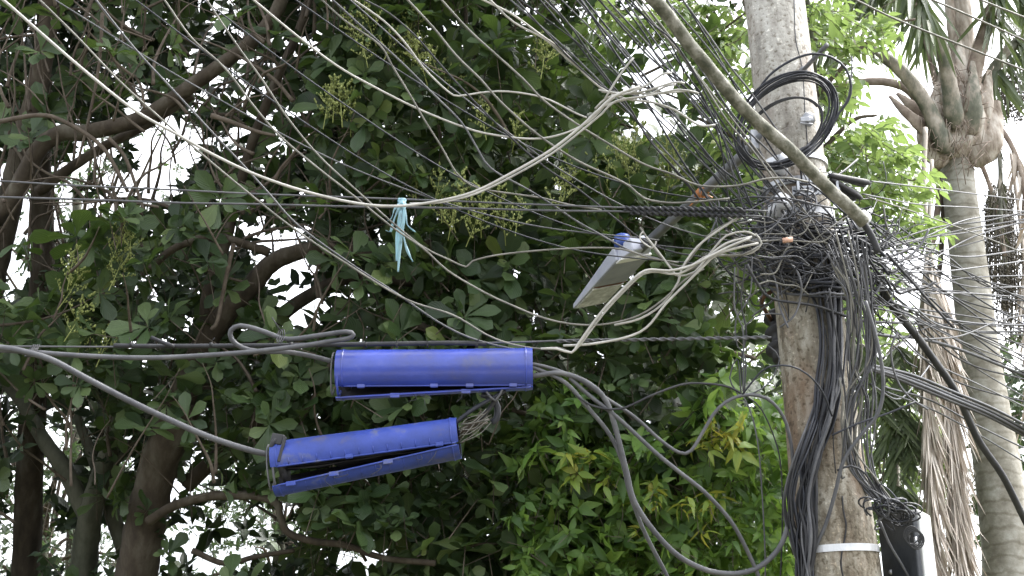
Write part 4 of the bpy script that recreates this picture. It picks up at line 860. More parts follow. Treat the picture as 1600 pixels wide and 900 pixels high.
for k in range(2): mb.tube([c + Vector((.01 * k + math.cos(a) * .012, math.sin(a) * .02, math.sin(a) * .04)) for a in np.linspace(0, 6.28, 13)], .003, 5)
mb.tube([c + Vector((0, 0, .03)), c + Vector((-.02, -.01, .06)), c + Vector((-.04, -.01, .09))], .003, 5)
tag(mb.build('wire_tie', M['cab_mid']), 'wire lashing round the flat cable loop left of the upper closure', 'wire tie')
# cables leaving the closures on the right
K = [([(820, 570), (834, 569), (867, 577), (905, 593), (944, 620), (991, 651), (1030, 686), (1061, 707), (1080, 704), (1100, 672), (1123, 637), (1158, 618), (1197, 622), (1224, 651), (1236, 694), (1240, 740)], 5.5, 'g', 'cable sagging from the upper closure then arching up over the tie beside the pole'),
     ([(815, 572), (835, 575), (882, 597), (917, 635), (952, 678), (972, 721), (983, 768), (1003, 822), (1022, 861), (1042, 900), (1060, 950)], 6.5, 'g', 'leftmost cable falling from the upper closure to the bottom edge'),
     ([(815, 590), (835, 587), (878, 583), (921, 600), (948, 628), (964, 678), (979, 737), (991, 783), (1022, 830), (1061, 869), (1108, 892), (1154, 896), (1189, 884), (1217, 857), (1230, 825), (1236, 790)], 8.5, 'g', 'thickest cable hanging in a deep loop from the upper closure back up to the pole'),
     ([(890, 590), (921, 618), (968, 655), (1022, 705), (1061, 737), (1100, 768), (1139, 810), (1162, 849), (1185, 900), (1200, 950)], 6.5, 'g', 'cable sloping from the upper closure down to the bottom edge near the pole'),
     ([(895, 612), (921, 632), (968, 639), (1022, 616), (1069, 600), (1112, 600), (1140, 605), (1160, 616)], 3.6, 'm', 'thin cable dipping below the thick ones then rising flat to the tie beside the pole'),
     ([(1160, 616), (1190, 580), (1210, 572), (1235, 572), (1262, 585), (1285, 612), (1300, 650)], 3, 'd', 'dark wire arching from the tie over the left face of the pole')]
for k, (pts, w, m, l) in enumerate(K): one(pts, w, m, (5.88, 5.9 - .02 * k, 5.95), l, 'hanging_cable', sides=9)
V = [([(1148, 417), (1148, 483), (1160, 510), (1162, 555), (1161, 612)], 2.6), ([(1165, 412), (1158, 470), (1166, 520), (1158, 570), (1163, 616)], 2.6), ([(1175, 400), (1172, 460), (1150, 500), (1152, 540), (1165, 560), (1163, 616)], 2.4),
     ([(1160, 616), (1175, 650), (1185, 700), (1190, 760), (1195, 850), (1196, 920)], 2.4), ([(1162, 616), (1190, 640), (1215, 700), (1222, 760), (1222, 840), (1218, 930)], 2.4), ([(1158, 616), (1152, 560), (1140, 590), (1150, 610), (1160, 620), (1200, 600), (1218, 560), (1200, 540)], 2.4), ([(1163, 512), (1180, 495), (1205, 490), (1225, 492)], 2.6)]
for k, (pts, w) in enumerate(V): one(pts, w, 'gmg'[k % 3], 6.02 + .01 * k, ['left wire hanging down to the tie beside the pole', 'middle wire hanging down to the tie beside the pole', 'kinked wire hanging down to the tie beside the pole', 'straight grey wire dropping from the tie to the bottom edge', 'bowed wire dropping from the tie close to the pole', 'small curled wire looping round the tie beside the pole', 'short wire bending from the hanging pair to the pole'][k], 'hanging_wire', 'wire', 'loose wires round the tie left of the pole')
# white jagged bunch from the closure to the pole
WB = [([(845, 545), (870, 545), (893, 551), (905, 535), (940, 487), (975, 450), (1000, 427), (1018, 421), (1045, 423), (1080, 415), (1110, 400), (1140, 385), (1172, 372)], 4.2), ([(893, 551), (907, 538), (943, 490), (978, 452), (1005, 428), (1030, 425), (1060, 428), (1100, 405), (1135, 380), (1175, 370)], 3.6),
      ([(880, 540), (920, 538), (975, 528), (1010, 512), (1040, 475), (1070, 445), (1100, 415), (1120, 398), (1150, 388), (1185, 380)], 4), ([(1095, 295), (1150, 290)], 1), ([(960, 508), (1000, 498), (1035, 475), (1060, 440), (1065, 420), (1090, 385), (1130, 355), (1162, 336)], 3.6), ([(1062, 420), (1075, 408), (1105, 370), (1135, 350), (1165, 336)], 3.6),
      ([(1010, 370), (1030, 395), (1052, 424), (1060, 431), (1085, 425), (1110, 395), (1135, 368), (1165, 362), (1180, 368)], 3.4), ([(1000, 355), (1015, 378), (1035, 405), (1060, 416), (1090, 412), (1120, 400), (1160, 398), (1185, 385)], 3.4), ([(1075, 418), (1110, 398), (1145, 400), (1175, 395), (1190, 380), (1180, 365)], 3.2), ([(1070, 425), (1100, 412), (1125, 392), (1150, 372), (1175, 378), (1200, 376)], 3.4)]
WBL = ['white wire zigzagging from above the upper closure up past the lamp tip to the pole', 'second white wire running with the zigzag one past the lamp tip', 'cream wire rising from the carrier wire right of the lamp into the pale bunch', None, 'white wire bending steeply up right of the lamp to the twisted grips', 'short white wire on the upper edge of the pale bunch', 'white wire dropping past the lamp neck into the pale bunch', 'cream wire curving under the lamp neck into the pale bunch', 'cream wire curling at the pole end of the pale bunch', 'lowest cream wire in the pale bunch right of the lamp']
for k, (pts, w) in enumerate(WB):
    if WBL[k]: one(pts, w, 'wt'[k % 2 if k > 1 else 0], 5.92 + .012 * k, WBL[k], 'pale_wire', 'wire', 'pale wires bunched between the lamp and the pole')
one([(1005, 362), (1001, 366), (1000, 373), (1006, 380), (1018, 388)], 2.6, 'w', 5.93, 'tiny white wire hook beside the lamp neck', 'pale_wire', 'wire')
one([(1018, 388), (1024, 382), (1025, 377)], 2.6, 'w', 5.93, 'tiny white wire end just right of the lamp neck', 'pale_wire', 'wire')
one([(1300, 365), (1285, 378), (1238, 376), (1222, 377)], 2.4, 't', 6.1, 'pale wire with the peach sleeve end in front of the pole tangle', 'pale_wire', 'wire')
mb = MB(); mb.tube([at(1223, 376, 6.03), at(1238, 374, 6.03)], .013, 12); tag(mb.build('plastic_sleeve', M['copper']), 'small peach coloured sleeve in the tangle in front of the pole', 'sleeve')
# mossy thick cable and its dark continuation
one([(950, -62), (1022, 0), (1050, 33), (1077, 70), (1105, 103), (1133, 137), (1150, 157), (1183, 190), (1233, 233), (1260, 260), (1300, 300), (1325, 322), (1350, 348)], 21, 'moss', (5.55, 5.75, 5.95), 'thick moss stained cable slanting down across the pole from the top edge', 'thick_cable', sides=14, jit=.03)
one([(1344, 342), (1358, 362), (1366, 378), (1372, 395)], 11, 'm', 5.98, 'bent metal end below the mossy cable beside the pole', 'thick_cable', sides=10)
one([(1366, 428), (1393, 477), (1433, 527), (1450, 550), (1493, 612), (1528, 686), (1567, 744), (1600, 810), (1640, 890)], 11, 'm', (6.5, 7.6), 'dark stiff rod sloping down right from the pole across the dead palm frond', 'thick_cable', sides=10, jit=.03)
one([(1370, 425), (1397, 474), (1437, 524), (1454, 547), (1497, 609), (1532, 683)], 3, 't', (6.45, 7.2), 'pale strip lying along the upper edge of the dark stiff rod', 'thick_cable')
# wires at the top right
for pts, l in (([(1300, -15), (1337, 0), (1393, 27), (1467, 57), (1533, 83), (1600, 110), (1660, 135)], 'lowest of three pale wires crossing in front of the palm head'), ([(1420, -15), (1457, 0), (1520, 27), (1600, 63), (1660, 92)], 'middle of three pale wires crossing in front of the palm head'), ([(1490, -22), (1533, 0), (1600, 27), (1660, 52)], 'highest of three pale wires cutting the top right corner')):
    one(pts, 3.2, 't', (7.8, 8.2), l, 'overhead_wire', 'wire', 'pale wires in front of the palm head')
# wires fanning right
RT = [([(1360, 283), (1430, 292), (1527, 302), (1610, 314)], 2.4, 'g'), ([(1347, 303), (1433, 317), (1520, 324), (1610, 331)], 2.4, 'g'), ([(1330, 398), (1373, 383), (1467, 357), (1540, 342), (1610, 329)], 3, 'm'), ([(1333, 393), (1433, 373), (1520, 350), (1610, 335)], 2.8, 'd'), ([(1345, 400), (1387, 387), (1500, 360), (1610, 341)], 3, 'm'), ([(1340, 395), (1420, 372), (1520, 356), (1610, 346)], 2.6, 'g'),
 ([(1353, 307), (1433, 337), (1533, 373), (1610, 400)], 2.4, 't'), ([(1333, 317), (1400, 372), (1467, 402), (1533, 437), (1610, 466)], 3, 'g'), ([(1366, 350), (1433, 393), (1517, 430), (1610, 474)], 3, 'm'), ([(1340, 330), (1400, 380), (1467, 417), (1533, 467), (1610, 512)], 3.4, 'd'), ([(1345, 345), (1410, 400), (1470, 450), (1540, 490), (1610, 522)], 3.4, 'd'),
 ([(1345, 440), (1400, 440), (1467, 452), (1540, 462), (1610, 470)], 2.6, 'g'), ([(1370, 448), (1440, 458), (1520, 462), (1610, 466)], 2.6, 'g'), ([(1350, 420), (1420, 462), (1500, 505), (1560, 540), (1610, 566)], 3, 'm'), ([(1167, 413), (1180, 440), (1210, 463), (1273, 480), (1350, 497), (1433, 508), (1517, 517), (1610, 518)], 4.6, 'm'),
 ([(1393, 472), (1460, 490), (1530, 505), (1610, 508)], 3.6, 'd'), ([(1360, 470), (1430, 482), (1520, 500), (1610, 512)], 3.0, 'm'), ([(1330, 380), (1390, 410), (1440, 452), (1490, 500), (1540, 545), (1610, 590)], 3.4, 'd'), ([(1350, 455), (1430, 495), (1510, 540), (1610, 600)], 3, 'm'),
 ([(1357, 520), (1400, 522), (1433, 527), (1475, 538), (1520, 556), (1610, 590)], 6.0, 'd'), ([(1380, 560), (1430, 520), (1500, 512), (1610, 514)], 2.6, 'm'), ([(1450, 530), (1500, 522), (1560, 500), (1610, 490)], 2.6, 'm'), ([(1335, 412), (1400, 460), (1460, 520), (1520, 570), (1610, 626)], 2.8, 'g'),
 ([(1380, 604), (1450, 628), (1520, 663), (1610, 705)], 3.2, 'd'), ([(1384, 612), (1460, 640), (1530, 680), (1610, 728)], 2.8, 'd'), ([(1400, 520), (1440, 560), (1520, 600), (1610, 640)], 2.8, 'g'), ([(1360, 600), (1400, 625), (1435, 600), (1460, 560)], 3, 'd'), ([(1340, 405), (1400, 425), (1470, 432), (1540, 440), (1610, 452)], 2.8, 'm'), ([(1420, 470), (1460, 500), (1520, 522), (1580, 550), (1610, 560)], 2.8, 'g'), ([(1350, 370), (1420, 430), (1490, 470), (1560, 520), (1610, 548)], 3, 'm'), ([(1362, 480), (1420, 500), (1500, 530), (1610, 575)], 2.6, 'g'), ([(1330, 320), (1400, 350), (1470, 400), (1550, 450), (1610, 490)], 2.6, 'm')]
for k in range(14):
    y0 = 350 + rnd.uniform(0, 120); y1 = 340 + k * 22 + rnd.uniform(-10, 10); x0 = rnd.uniform(1325, 1375)
    RT.append(([(x0, y0), (x0 + 80, y0 + (y1 - y0) * .35 + rnd.uniform(0, 18)), (x0 + 165, y0 + (y1 - y0) * .72 + rnd.uniform(0, 14)), (1610 + .1 * k, y1)], rnd.choice([2.4, 2.8, 3.4]), rnd.choice('ddmmg')))
order = sorted(range(len(RT)), key=lambda i: (RT[i][0][-1][1]))
for rank, i in enumerate(order):
    pts, w, m = RT[i]; w = w * .88
    d0 = 6.25 + .012 * (i % 7)
    if len(pts) > 6: dd = (5.95, 6.1, 6.3, 7.4, 8.2)
    else: dd = (d0, d0 + .9, d0 + 1.8)
    extra = '' if pts[-1][0] > 1600 else ' short'
    cable(pts, w, m, dd, f'{CN[m]}{extra} wire fanning right from the pole, {ORD[rank]} from the top at its right end', 'wire', 'wires fanning out to the right of the pole', 'service_wire', wig=.012)
BU = 'thick black cables sloping away low at the right of the pole'
for k, off in enumerate((0, 6, 11, 16)):
    one([(1357, 570 + off * .4), (1395, 578 + off * .7), (1434, 589 + off), (1489, 612 + off), (1547, 636 + off), (1600, 663 + off * 1.1), (1660, 695 + off * 1.2)], 5 if k != 2 else 6.5, 'dddm'[k], (6.2, 7.0, 7.8 + .05 * k), ['top', 'second', 'third', 'bottom'][k] + ' cable of the thick bundle sloping away low right of the pole', 'thick_cable', group=BU)
# black moulded splice tubes above the tangle at right
BT = 'black tubular splices pointing right above the pole tangle'
for k, (a, b, w) in enumerate((((1296, 274), (1360, 286), 10), ((1298, 280), (1346, 310), 10), ((1292, 282), (1336, 312), 9), ((1306, 276), (1352, 291), 7), ((1300, 284), (1342, 302), 6))):
    mb = MB(); p, q = at(*a, 6.3 + .01 * k), at(*b, 6.45); mb.tube([p, p.lerp(q, .1), p.lerp(q, .9), q], [w * .35 / FPX * 6.3, w / 2 / FPX * 6.3, w / 2 / FPX * 6.3, w * .3 / FPX * 6.3], 10)
    tag(mb.build('splice_tube', M['black'] if k < 3 else M['cab_mid']), ['uppermost long black splice tube right of the mossy cable', 'middle black splice tube slanting down right of the mossy cable', 'lowest black splice tube hugging the mossy cable', 'slim grey tube under the uppermost splice tube', 'slim grey tube between the slanting splice tubes'][k], 'splice', BT)

# coil of spare cable hung on the pole
mb = MB(); pts = []
turns = 9; N_ = turns * 40; cx, cy = 1228, 188
for i in range(N_ + 1):
    a = 2 * math.pi * i / 40; tr = i / 40; j = math.sin(tr * 2.3) * 4.5 + math.sin(tr * 5.1 + 1) * 3
    ra, rb = 85 + j, 57 + j * 1.1 + math.sin(tr * 1.7) * 2
    x = math.cos(a) * ra; y = math.sin(a) * rb; th = R(-41)
    X = cx + x * math.cos(th) - y * math.sin(th) + math.sin(tr * 3.3) * 1.5; Y = cy + x * math.sin(th) + y * math.cos(th) + math.cos(tr * 2.9) * 1.5
    pts.append(at(X, Y, 6.33 + .03 * math.sin(tr * 4) + (.10 if X > 1270 else 0)))
mb.tube(pts, 1.6 / FPX * 6.3, 6)
tag(mb.build('cable_coil', M['cab_dark']), 'coil of dark spare cable hung in front of the upper pole', 'cable coil')
mb = MB(); pts = []
for i in range(2 * 40 + 1):
    a = 2 * math.pi * i / 40; x = math.cos(a) * (72 - i * .05); y = math.sin(a) * (42 + i * .06); th = R(-36); pts.append(at(1222 + x * math.cos(th) - y * math.sin(th), 207 + x * math.sin(th) + y * math.cos(th), 6.36))
mb.tube(pts, 1.8 / FPX * 6.3, 6); tag(mb.build('cable_coil', M['cab_mid']), 'smaller inner loops of grey cable inside the dark coil', 'cable coil')
one([(1168, 190), (1178, 155), (1200, 120), (1235, 95), (1270, 84), (1300, 90), (1322, 108), (1330, 135), (1325, 158), (1310, 178), (1296, 205)], 4, 'd', 6.35, 'single wide loop of wire arching over the dark coil on the pole', 'loop_wire', 'wire')
one([(1331, 88), (1331, 110), (1326, 150), (1314, 172), (1306, 190)], 2.6, 'g', 6.5, 'thin pale wire hanging right of the wide loop by the pole top', 'loop_wire', 'wire')

# ------------------------------------------------------------------ the tangle and the bundle on the pole
mb = MB()
def surf(px, py, proud):
    q, r = pole_pt(py); d = (at(px, py, 1) - cam.location).normalized(); o = cam.location - q
    a = d - axis * d.dot(axis); b = o - axis * o.dot(axis); R2 = (r + proud) ** 2; disc = a.dot(b) ** 2 - a.dot(a) * (b.dot(b) - R2)
    s = (-a.dot(b) - math.sqrt(max(disc, 0))) / a.dot(a); return cam.location + d * s
mats = [M['cab_dark'], M['cab_mid'], M['cab_grey'], M['cab_tan']]
for k in range(120):
    cx = rnd.gauss(1268, 50); cy = rnd.gauss(368, 40); L = rnd.uniform(50, 190); a = rnd.choice([rnd.gauss(6, 16), rnd.gauss(40, 14), rnd.gauss(-25, 16), rnd.uniform(0, 360)]); pts = []; x, y = cx - math.cos(R(a)) * L / 2, cy - math.sin(R(a)) * L / 2; turn = rnd.gauss(0, 11)
    if rnd.random() < .22: turn = rnd.choice([-55, 55, 40]); L *= .7
    pr = rnd.uniform(.02, .26)
    for j in range(6):
        x = min(max(x, 1140 + 3 * j), 1400 - 4 * j); pts.append(surf(x, y, pr + rnd.uniform(-.015, .03))); x += math.cos(R(a)) * L / 5; y += math.sin(R(a)) * L / 5; a += turn + rnd.gauss(0, 9)
    mb.tube(cr(pts, n=5), rnd.choice([.8, .9, 1.1, 1.7]) / FPX * 6.2, 5, mi=rnd.choices([0, 1, 2, 3], [5, 4, 5, 1.6])[0])
for k in range(26):     # thicker belts wound round the shaft
    y = rnd.uniform(330, 450); pts = []; pr = rnd.uniform(.02, .12); s = rnd.uniform(-18, 22)
    for j in range(9): x = 1178 + j * 22 + rnd.uniform(-4, 4); pts.append(surf(x, y + s * (j / 8 - .5) + rnd.uniform(-4, 4) + 12 * math.sin(j / 8 * 3.14), pr))
    mb.tube(cr(pts, n=4), rnd.choice([1.6, 2.2, 3.0]) / FPX * 6.2, 6, mi=rnd.choices([0, 1, 2], [5, 4, 2])[0])
for k in range(70):     # frayed left side towards the pale bunch
    x, y = rnd.uniform(1105, 1210), rnd.gauss(385, 30); pts = []; a = rnd.gauss(0, 25); d0 = rnd.uniform(6.0, 6.25)
    for j in range(5): pts.append(at(x, y, d0 + .02 * j)); x += 22 * math.cos(R(a)); y += 22 * math.sin(R(a)); a += rnd.gauss(0, 34)
    mb.tube(cr(pts, n=5), rnd.choice([1.1, 1.4]) / FPX * 6.2, 5, mi=rnd.choices([0, 1, 2, 3], [2, 3, 4, 3])[0])
for k in range(80):     # right side fray
    x, y = rnd.uniform(1310, 1400), rnd.gauss(415, 36); pts = []; a = rnd.gauss(35, 40); d0 = rnd.uniform(6.2, 6.5)
    for j in range(5): pts.append(at(x, y, d0 + .03 * j)); x += 20 * math.cos(R(a)); y += 20 * math.sin(R(a)); a += rnd.gauss(0, 30)
    mb.tube(cr(pts, n=5), rnd.choice([.9, 1.2, 2.2]) / FPX * 6.2, 5, mi=rnd.choices([0, 1, 2], [5, 3, 2])[0])
tag(mb.build('cable_tangle', mats), 'matted nest of wires wrapped round the pole below the coil', 'cable tangle', kind='stuff')

# cables running down the front of the pole
def run(xs, proud, w, m, lab, grp, wob=4):
    pts = [];
    for (x, y) in xs: pts.append(surf(x + rnd.uniform(-wob, wob), y, proud + rnd.uniform(-.006, .012)))
    W = cr(pts, n=7); mb = MB(); mb.tube(W, w / 2 / FPX * 6.1, 6)
    return tag(mb.build('riser_cable', M[CAB[m]], loc=W[0]), lab, 'cable', grp)
GA = 'cables in the dense bundle down the front of the pole'
for k in range(30):
    o = rnd.gauss(0, 1)
    xs = [(1278 + o * 34, 395 + rnd.uniform(-25, 25)), (1290 + o * 24, 435), (1296 + o * 17, 480), (1300 + o * 13, 540), (1294 + o * 13, 600), (1281 + o * 11 + rnd.gauss(0, 4), 660), (1267 + o * 9 + rnd.gauss(0, 5), 720), (1258 + o * 8 + rnd.gauss(0, 5), 780), (1256 + o * 8 + rnd.gauss(0, 4), 840), (1257 + o * 7, 920)]
    xs = [(max(x, 1246 - (2 if y > 700 else 8)), y) for x, y in xs]
    run(xs, rnd.uniform(.010, .07), rnd.choice([2.6, 3.2, 3.8, 5]), rnd.choice('ddmmmgg'), 'dark cable in the dense bundle running down the front of the pole', GA)
GB = 'loose grey wires straggling down the right side of the pole'
for k in range(26):
    o = rnd.uniform(-1, 1); e = rnd.uniform(-1, 1)
    sy = rnd.uniform(-45, 25); xs = [(1325 + o * 30, 405 + sy), (1338 + o * 22, 450 + sy * .3), (1345 + o * 20, 500), (1346 + o * 24, 560), (1344 + e * 24, 620), (1338 + e * 26, 680), (1345 + e * 22, 735), (1372 + e * 12, 775), (1392, 792)]
    pts = [at(x + rnd.uniform(-5, 5), y, 5.98 + .03 * rnd.random()) for x, y in xs]
    W = cr(pts, n=6); mb = MB(); mb.tube(W, rnd.choice([2.2, 2.6, 3.2]) / 2 / FPX * 6, 6); tag(mb.build('loose_wire', M[rnd.choice(['cab_grey', 'cab_grey', 'cab_mid', 'cab_tan'])], loc=W[0]), 'thin wire straggling down the right side of the pole to the knot on the box', 'wire', GB)
GC = 'wires sweeping out left of the pole at the bottom'
for k in range(12):
    o = k / 11
    xs = [(1290 + 14 * o, 560), (1270 + 14 * o, 640), (1248 + 14 * o, 700), (1228 + 16 * o, 760), (1226 + 18 * o, 810), (1240 + 16 * o, 860), (1262 + 20 * o, 920)]
    pts = [at(x + rnd.uniform(-3, 3), y, (6.22 if y < 600 else 5.9 if y > 660 else 6.02) + .04 * rnd.random()) for x, y in xs]
    W = cr(pts, n=6); mb = MB(); mb.tube(W, rnd.choice([2.4, 3, 4]) / 2 / FPX * 5.9, 6); tag(mb.build('loose_wire', M[rnd.choice(['cab_grey', 'cab_mid', 'cab_dark'])], loc=W[0]), 'wire bowing out over the left edge of the pole near the bottom edge', 'wire', GC)
for pts, w, m, l in (([(1352, 470), (1372, 540), (1380, 600), (1372, 645), (1345, 680), (1318, 720), (1305, 770), (1290, 820), (1272, 860), (1255, 905)], 6, 'g', 'grey cable crossing the pole down to the left end of the steel band'),
                     ([(1312, 590), (1330, 690), (1370, 750), (1400, 790)], 3, 't', 'pale wire slanting across the pole face to the knot'),
                     ([(1295, 450), (1312, 560), (1322, 640), (1314, 740), (1320, 745)], 3, 'm', 'wire hugging the pole centre beside the dense bundle'),
                     ([(1308, 735), (1330, 728), (1352, 740), (1368, 765), (1385, 785)], 3.6, 'm', 'short dark loop bending from the pole centre to the knot'),
                     ([(1375, 815), (1390, 850), (1408, 880), (1425, 910)], 4, 'g', 'grey cable running down over the black box front'),
                     ([(1420, 832), (1445, 860), (1460, 880), (1462, 910)], 3, 'm', 'wire curving down off the right side of the box'),
                     ([(1300, 680), (1340, 662), (1390, 645), (1430, 628)], 3.4, 'd', 'dark wire leaving the pole face up to the right'),
                     ([(1385, 395), (1425, 440), (1460, 480), (1490, 512)], 4, 'm', 'dark wire curling over right of the pole tangle'),
                     ([(1403, 520), (1392, 545), (1400, 590), (1420, 620), (1450, 640)], 3.6, 'g', 'grey wire looped round beside the dark stiff rod')):
    one(pts, w, m, 5.88 if pts[0][0] < 1380 or pts[-1][0] < 1300 else 6.2, l, 'loose_wire', 'wire')
mb = MB()
for k in range(34):
    cx, cy = rnd.gauss(1392, 13), rnd.gauss(796, 12); rx, ry = rnd.uniform(10, 30), rnd.uniform(4, 12); th = rnd.gauss(.25, .5); a0 = rnd.uniform(0, 6); sp = rnd.uniform(2.5, 7); d0 = 5.8 + rnd.uniform(-.04, .06); pts = []
    for j in range(14): a = a0 + sp * j / 13; x, y = rx * math.cos(a), ry * math.sin(a); pts.append(at(cx + x * math.cos(th) - y * math.sin(th), cy + x * math.sin(th) + y * math.cos(th), d0 + .02 * math.sin(a)))
    mb.tube(pts, rnd.choice([1.2, 1.5]) / FPX * 5.8, 5, mi=rnd.randrange(3))
for k in range(5):
    pts = [at(1424 + 12 * math.cos(a) + k * 2, 836 + 14 * math.sin(a) + k * 2, 5.8) for a in np.linspace(k, k + 6, 16)]; mb.tube(pts, 1.2 / FPX * 5.8, 5, mi=1)
tag(mb.build('wire_knot', [M['cab_dark'], M['cab_mid'], M['cab_grey']]), 'knot of curled wire sitting on top of the black box', 'wire knot')

# ------------------------------------------------------------------ blue splice closures
def closure(pL, pR, d, rpx, a_front, gapf, label, name, drop, rib=False, mat='blue', strap=False):
    """pL, pR: photo pixels of the axis ends. gapf(t): opening angle of the lower shell"""
    A, B = at(*pL, d), at(*pR, d); L = (B - A).length; X = (B - A).normalized(); Y = Vector((0, 0, 1)).cross(X).normalized(); Z = X.cross(Y); r = rpx / FPX * d
    root = empty(name, (A + B) / 2, label, 'splice closure', 'blue cable closures')
    def pt(x, a, rr, off=(0, 0)): return A + X * x + Y * (-math.cos(R(a)) * rr + off[0]) + Z * (math.sin(R(a)) * rr + off[1])   # a=0 faces the camera, 90 is up
    th = .006; NS, NA = 36, 20
    def shell(fa0, fa1, hinge=None, pname='upper_shell', matn=mat):
        mb = MB(); vs = []
        for i in range(NS + 1):
            t = i / NS; x = L * t; a0, a1 = fa0(t), fa1(t); h = hinge(t) if hinge else 0
            bulge = 1 + .035 * (math.exp(-((t - .02) / .012) ** 2) + math.exp(-((t - .98) / .012) ** 2)) + .008 * math.sin(t * 9)
            ring = []
            for rr in (r * bulge, r * bulge - th):
                for j in range(NA + 1):
                    a = a0 + (a1 - a0) * j / NA; y = math.cos(R(a)) * rr; z = math.sin(R(a)) * rr
                    if h:   # turn about the hinge line at the back (y = -r)
                        yy = y + r; y = yy * math.cos(R(h)) + z * math.sin(R(h)) - r; z = -yy * math.sin(R(h)) + z * math.cos(R(h))
                    ring.append(A + X * x - Y * y + Z * (z - (drop * (1 - t) if hinge else 0)))
            vs += ring[:NA + 1] + ring[NA + 1:][::-1]
        n = 2 * (NA + 1)
        fs = [(i * n + k, i * n + (k + 1) % n, (i + 1) * n + (k + 1) % n, (i + 1) * n + k) for i in range(NS) for k in range(n)] + [tuple(range(n))[::-1], tuple(range(NS * n, (NS + 1) * n))]
        mb.add(vs, fs, True); mb.mi = [1 if (q < NS * n and NA < q % n < n - 1) else 0 for q in range(len(fs))]; o = mb.build(pname, [M[matn], M['shell_inside']], root)
        e = o.modifiers.new('edges', 'EDGE_SPLIT'); e.split_angle = R(40)
        return o
    def edge(t, a, h, rr):
        y = math.cos(R(a)) * rr; z = math.sin(R(a)) * rr
        if h: yy = y + r; y = yy * math.cos(R(h)) + z * math.sin(R(h)) - r; z = -yy * math.sin(R(h)) + z * math.cos(R(h))
        return A + X * (L * t) - Y * y + Z * (z - (drop * (1 - t) if h else 0))
    up = shell(lambda t: a_front(t), lambda t: 178)
    lo = shell(lambda t: a_front(t) - 3, lambda t: -178, gapf, 'lower_shell', 'blue_dirty' if rib else mat)
    # rims, flanges, latches, end hoops
    mb = MB(); mb.tube([edge(t, a_front(t), 0, r * 1.012) for t in np.linspace(.03, .99, 26)], .0045, 6); mb.build('seam_flange', M[mat], up)
    mb = MB(); mb.tube([edge(t, a_front(t) - 3, gapf(t), r * 1.012) for t in np.linspace(.03, .99, 26)], .005, 6, jit=.1); mb.build('seam_flange', M[mat], lo)
    for t in ((.13, .50, .68, .90) if not rib else (.42, .90)):
        c = edge(t, a_front(t) + 2, 0, r * 1.03); mb = MB(); Rm = Matrix((X, -Y, Z)).transposed(); mb.box(c, (.036, .012, .017), Rm); mb.tube([c + X * -.017 - Z * .009, c + X * .017 - Z * .009], .003, 5); mb.build('latch', M[mat], up, bevel=.003)
    for t in ((.10, .33, .62) if rib else (.30, .66)):
        c = edge(t, a_front(t) - 6, gapf(t), r * 1.03); mb = MB(); Rm = Matrix((X, -Y, Z)).transposed(); mb.box(c, (.045, .016, .022), Rm); mb.build('latch', M[mat], lo, bevel=.003)
    for t in (.035, .965):
        for (o, fa, fb, h) in ((up, a_front(t), 178, 0), (lo, a_front(t) - 3, -178, gapf(t))):
            mb = MB(); mb.tube([edge(t, fa + (fb - fa) * j / 24, h, r * 1.02) for j in range(25)], .004, 6); mb.build('end_rib', M[mat], o)
    if rib:
        for k in range(11):
            t = .10 + k * .075; mb = MB(); mb.tube([edge(t, a_front(t) + 3 + q, 0, r * 1.008) for q in (0, 9, 18)], .0028, 5); mb.build('rib', M['blue_dirty'], up)
            mb = MB(); mb.tube([edge(t, a_front(t) - 6 - q, gapf(t), r * 1.008) for q in (0, 20, 40)], .0022, 5); mb.build('rib', M['blue_dirty'], lo)
    # splice bundle inside, end discs, broken end pieces
    mb = MB(); pts = [A + X * (L * t) + Z * (-.01 + .008 * math.sin(t * 11)) + Y * .012 for t in np.linspace(.03, .97, 24)]
    mb.tube(pts, [r * (.38 + .16 * math.sin(i * .9) ** 2) for i in range(24)], 10, jit=.12)
    for k in range(9):
        o = rnd.uniform(-.5, .4) * r; mb.tube(cr([A + X * (L * t) + Z * (o + rnd.uniform(-.015, .015)) - Y * (r * rnd.uniform(.2, .55)) for t in (.04, .25, .5, .75, .96)], n=5), .0045, 5)
    mb.build('splice_bundle', M['black'], root)
    for t, nm in ((.05, 'end_seal'), (.955, 'end_seal')):
        mb = MB(); Rm = X.to_track_quat('Z', 'Y').to_matrix(); mb.lathe([(r * .55, -.014), (r * .92, -.012), (r * .93, .012), (r * .5, .016)], A + X * (L * t), Rm, 22)
        if t < .5:
            for q in (.5, 1): mb.lathe([(r * .5, -.010 - .002 * q), (r * .74, -.009), (r * .74, .010), (r * .5, .012 + .002 * q)], A + X * (L * t + .006 * q) - Z * drop * q * .8 + Y * r * .12, Rm, 22)
        mb.build(nm, M['black'], root)
    # hoop ends hanging open at the left
    for k in range(2):
        mb = MB(); t = .012 - .02 * k; pts = [A + X * (L * t - .012 * k) - Y * (math.cos(a) * r * (.86 - .2 * k)) + Z * (math.sin(a) * (r * (.98 - .1 * k) + drop * .5) - drop * .5) for a in np.linspace(-2.5, 1.1 + .5 * k, 20)]
        mb.tube(pts, .0055 - .001 * k, 6); mb.build('end_hoop', M['cab_grey'] if k or strap else M[mat], root)
    if strap:
        mb = MB(); Rm = Matrix((X, -Y, Z)).transposed() @ Matrix.Rotation(R(18), 3, 'Y')
        mb.box(A + X * .035 - Y * r * .55 + Z * r * .95, (.055, .05, .05), Rm); mb.box(A + X * .06 - Y * r * .95 + Z * r * .35, (.014, .02, .12), Rm); mb.tube(cr([A + X * .0 + Z * r * .3 - Y * r * .6, A + X * .02 + Z * r * .85 - Y * r * .8, A + X * .06 + Z * r * 1.15 - Y * r * .3], n=5), .012, 6)
        mb.build('clamp', M['cab_mid'], root, bevel=.004)
    mb = MB()
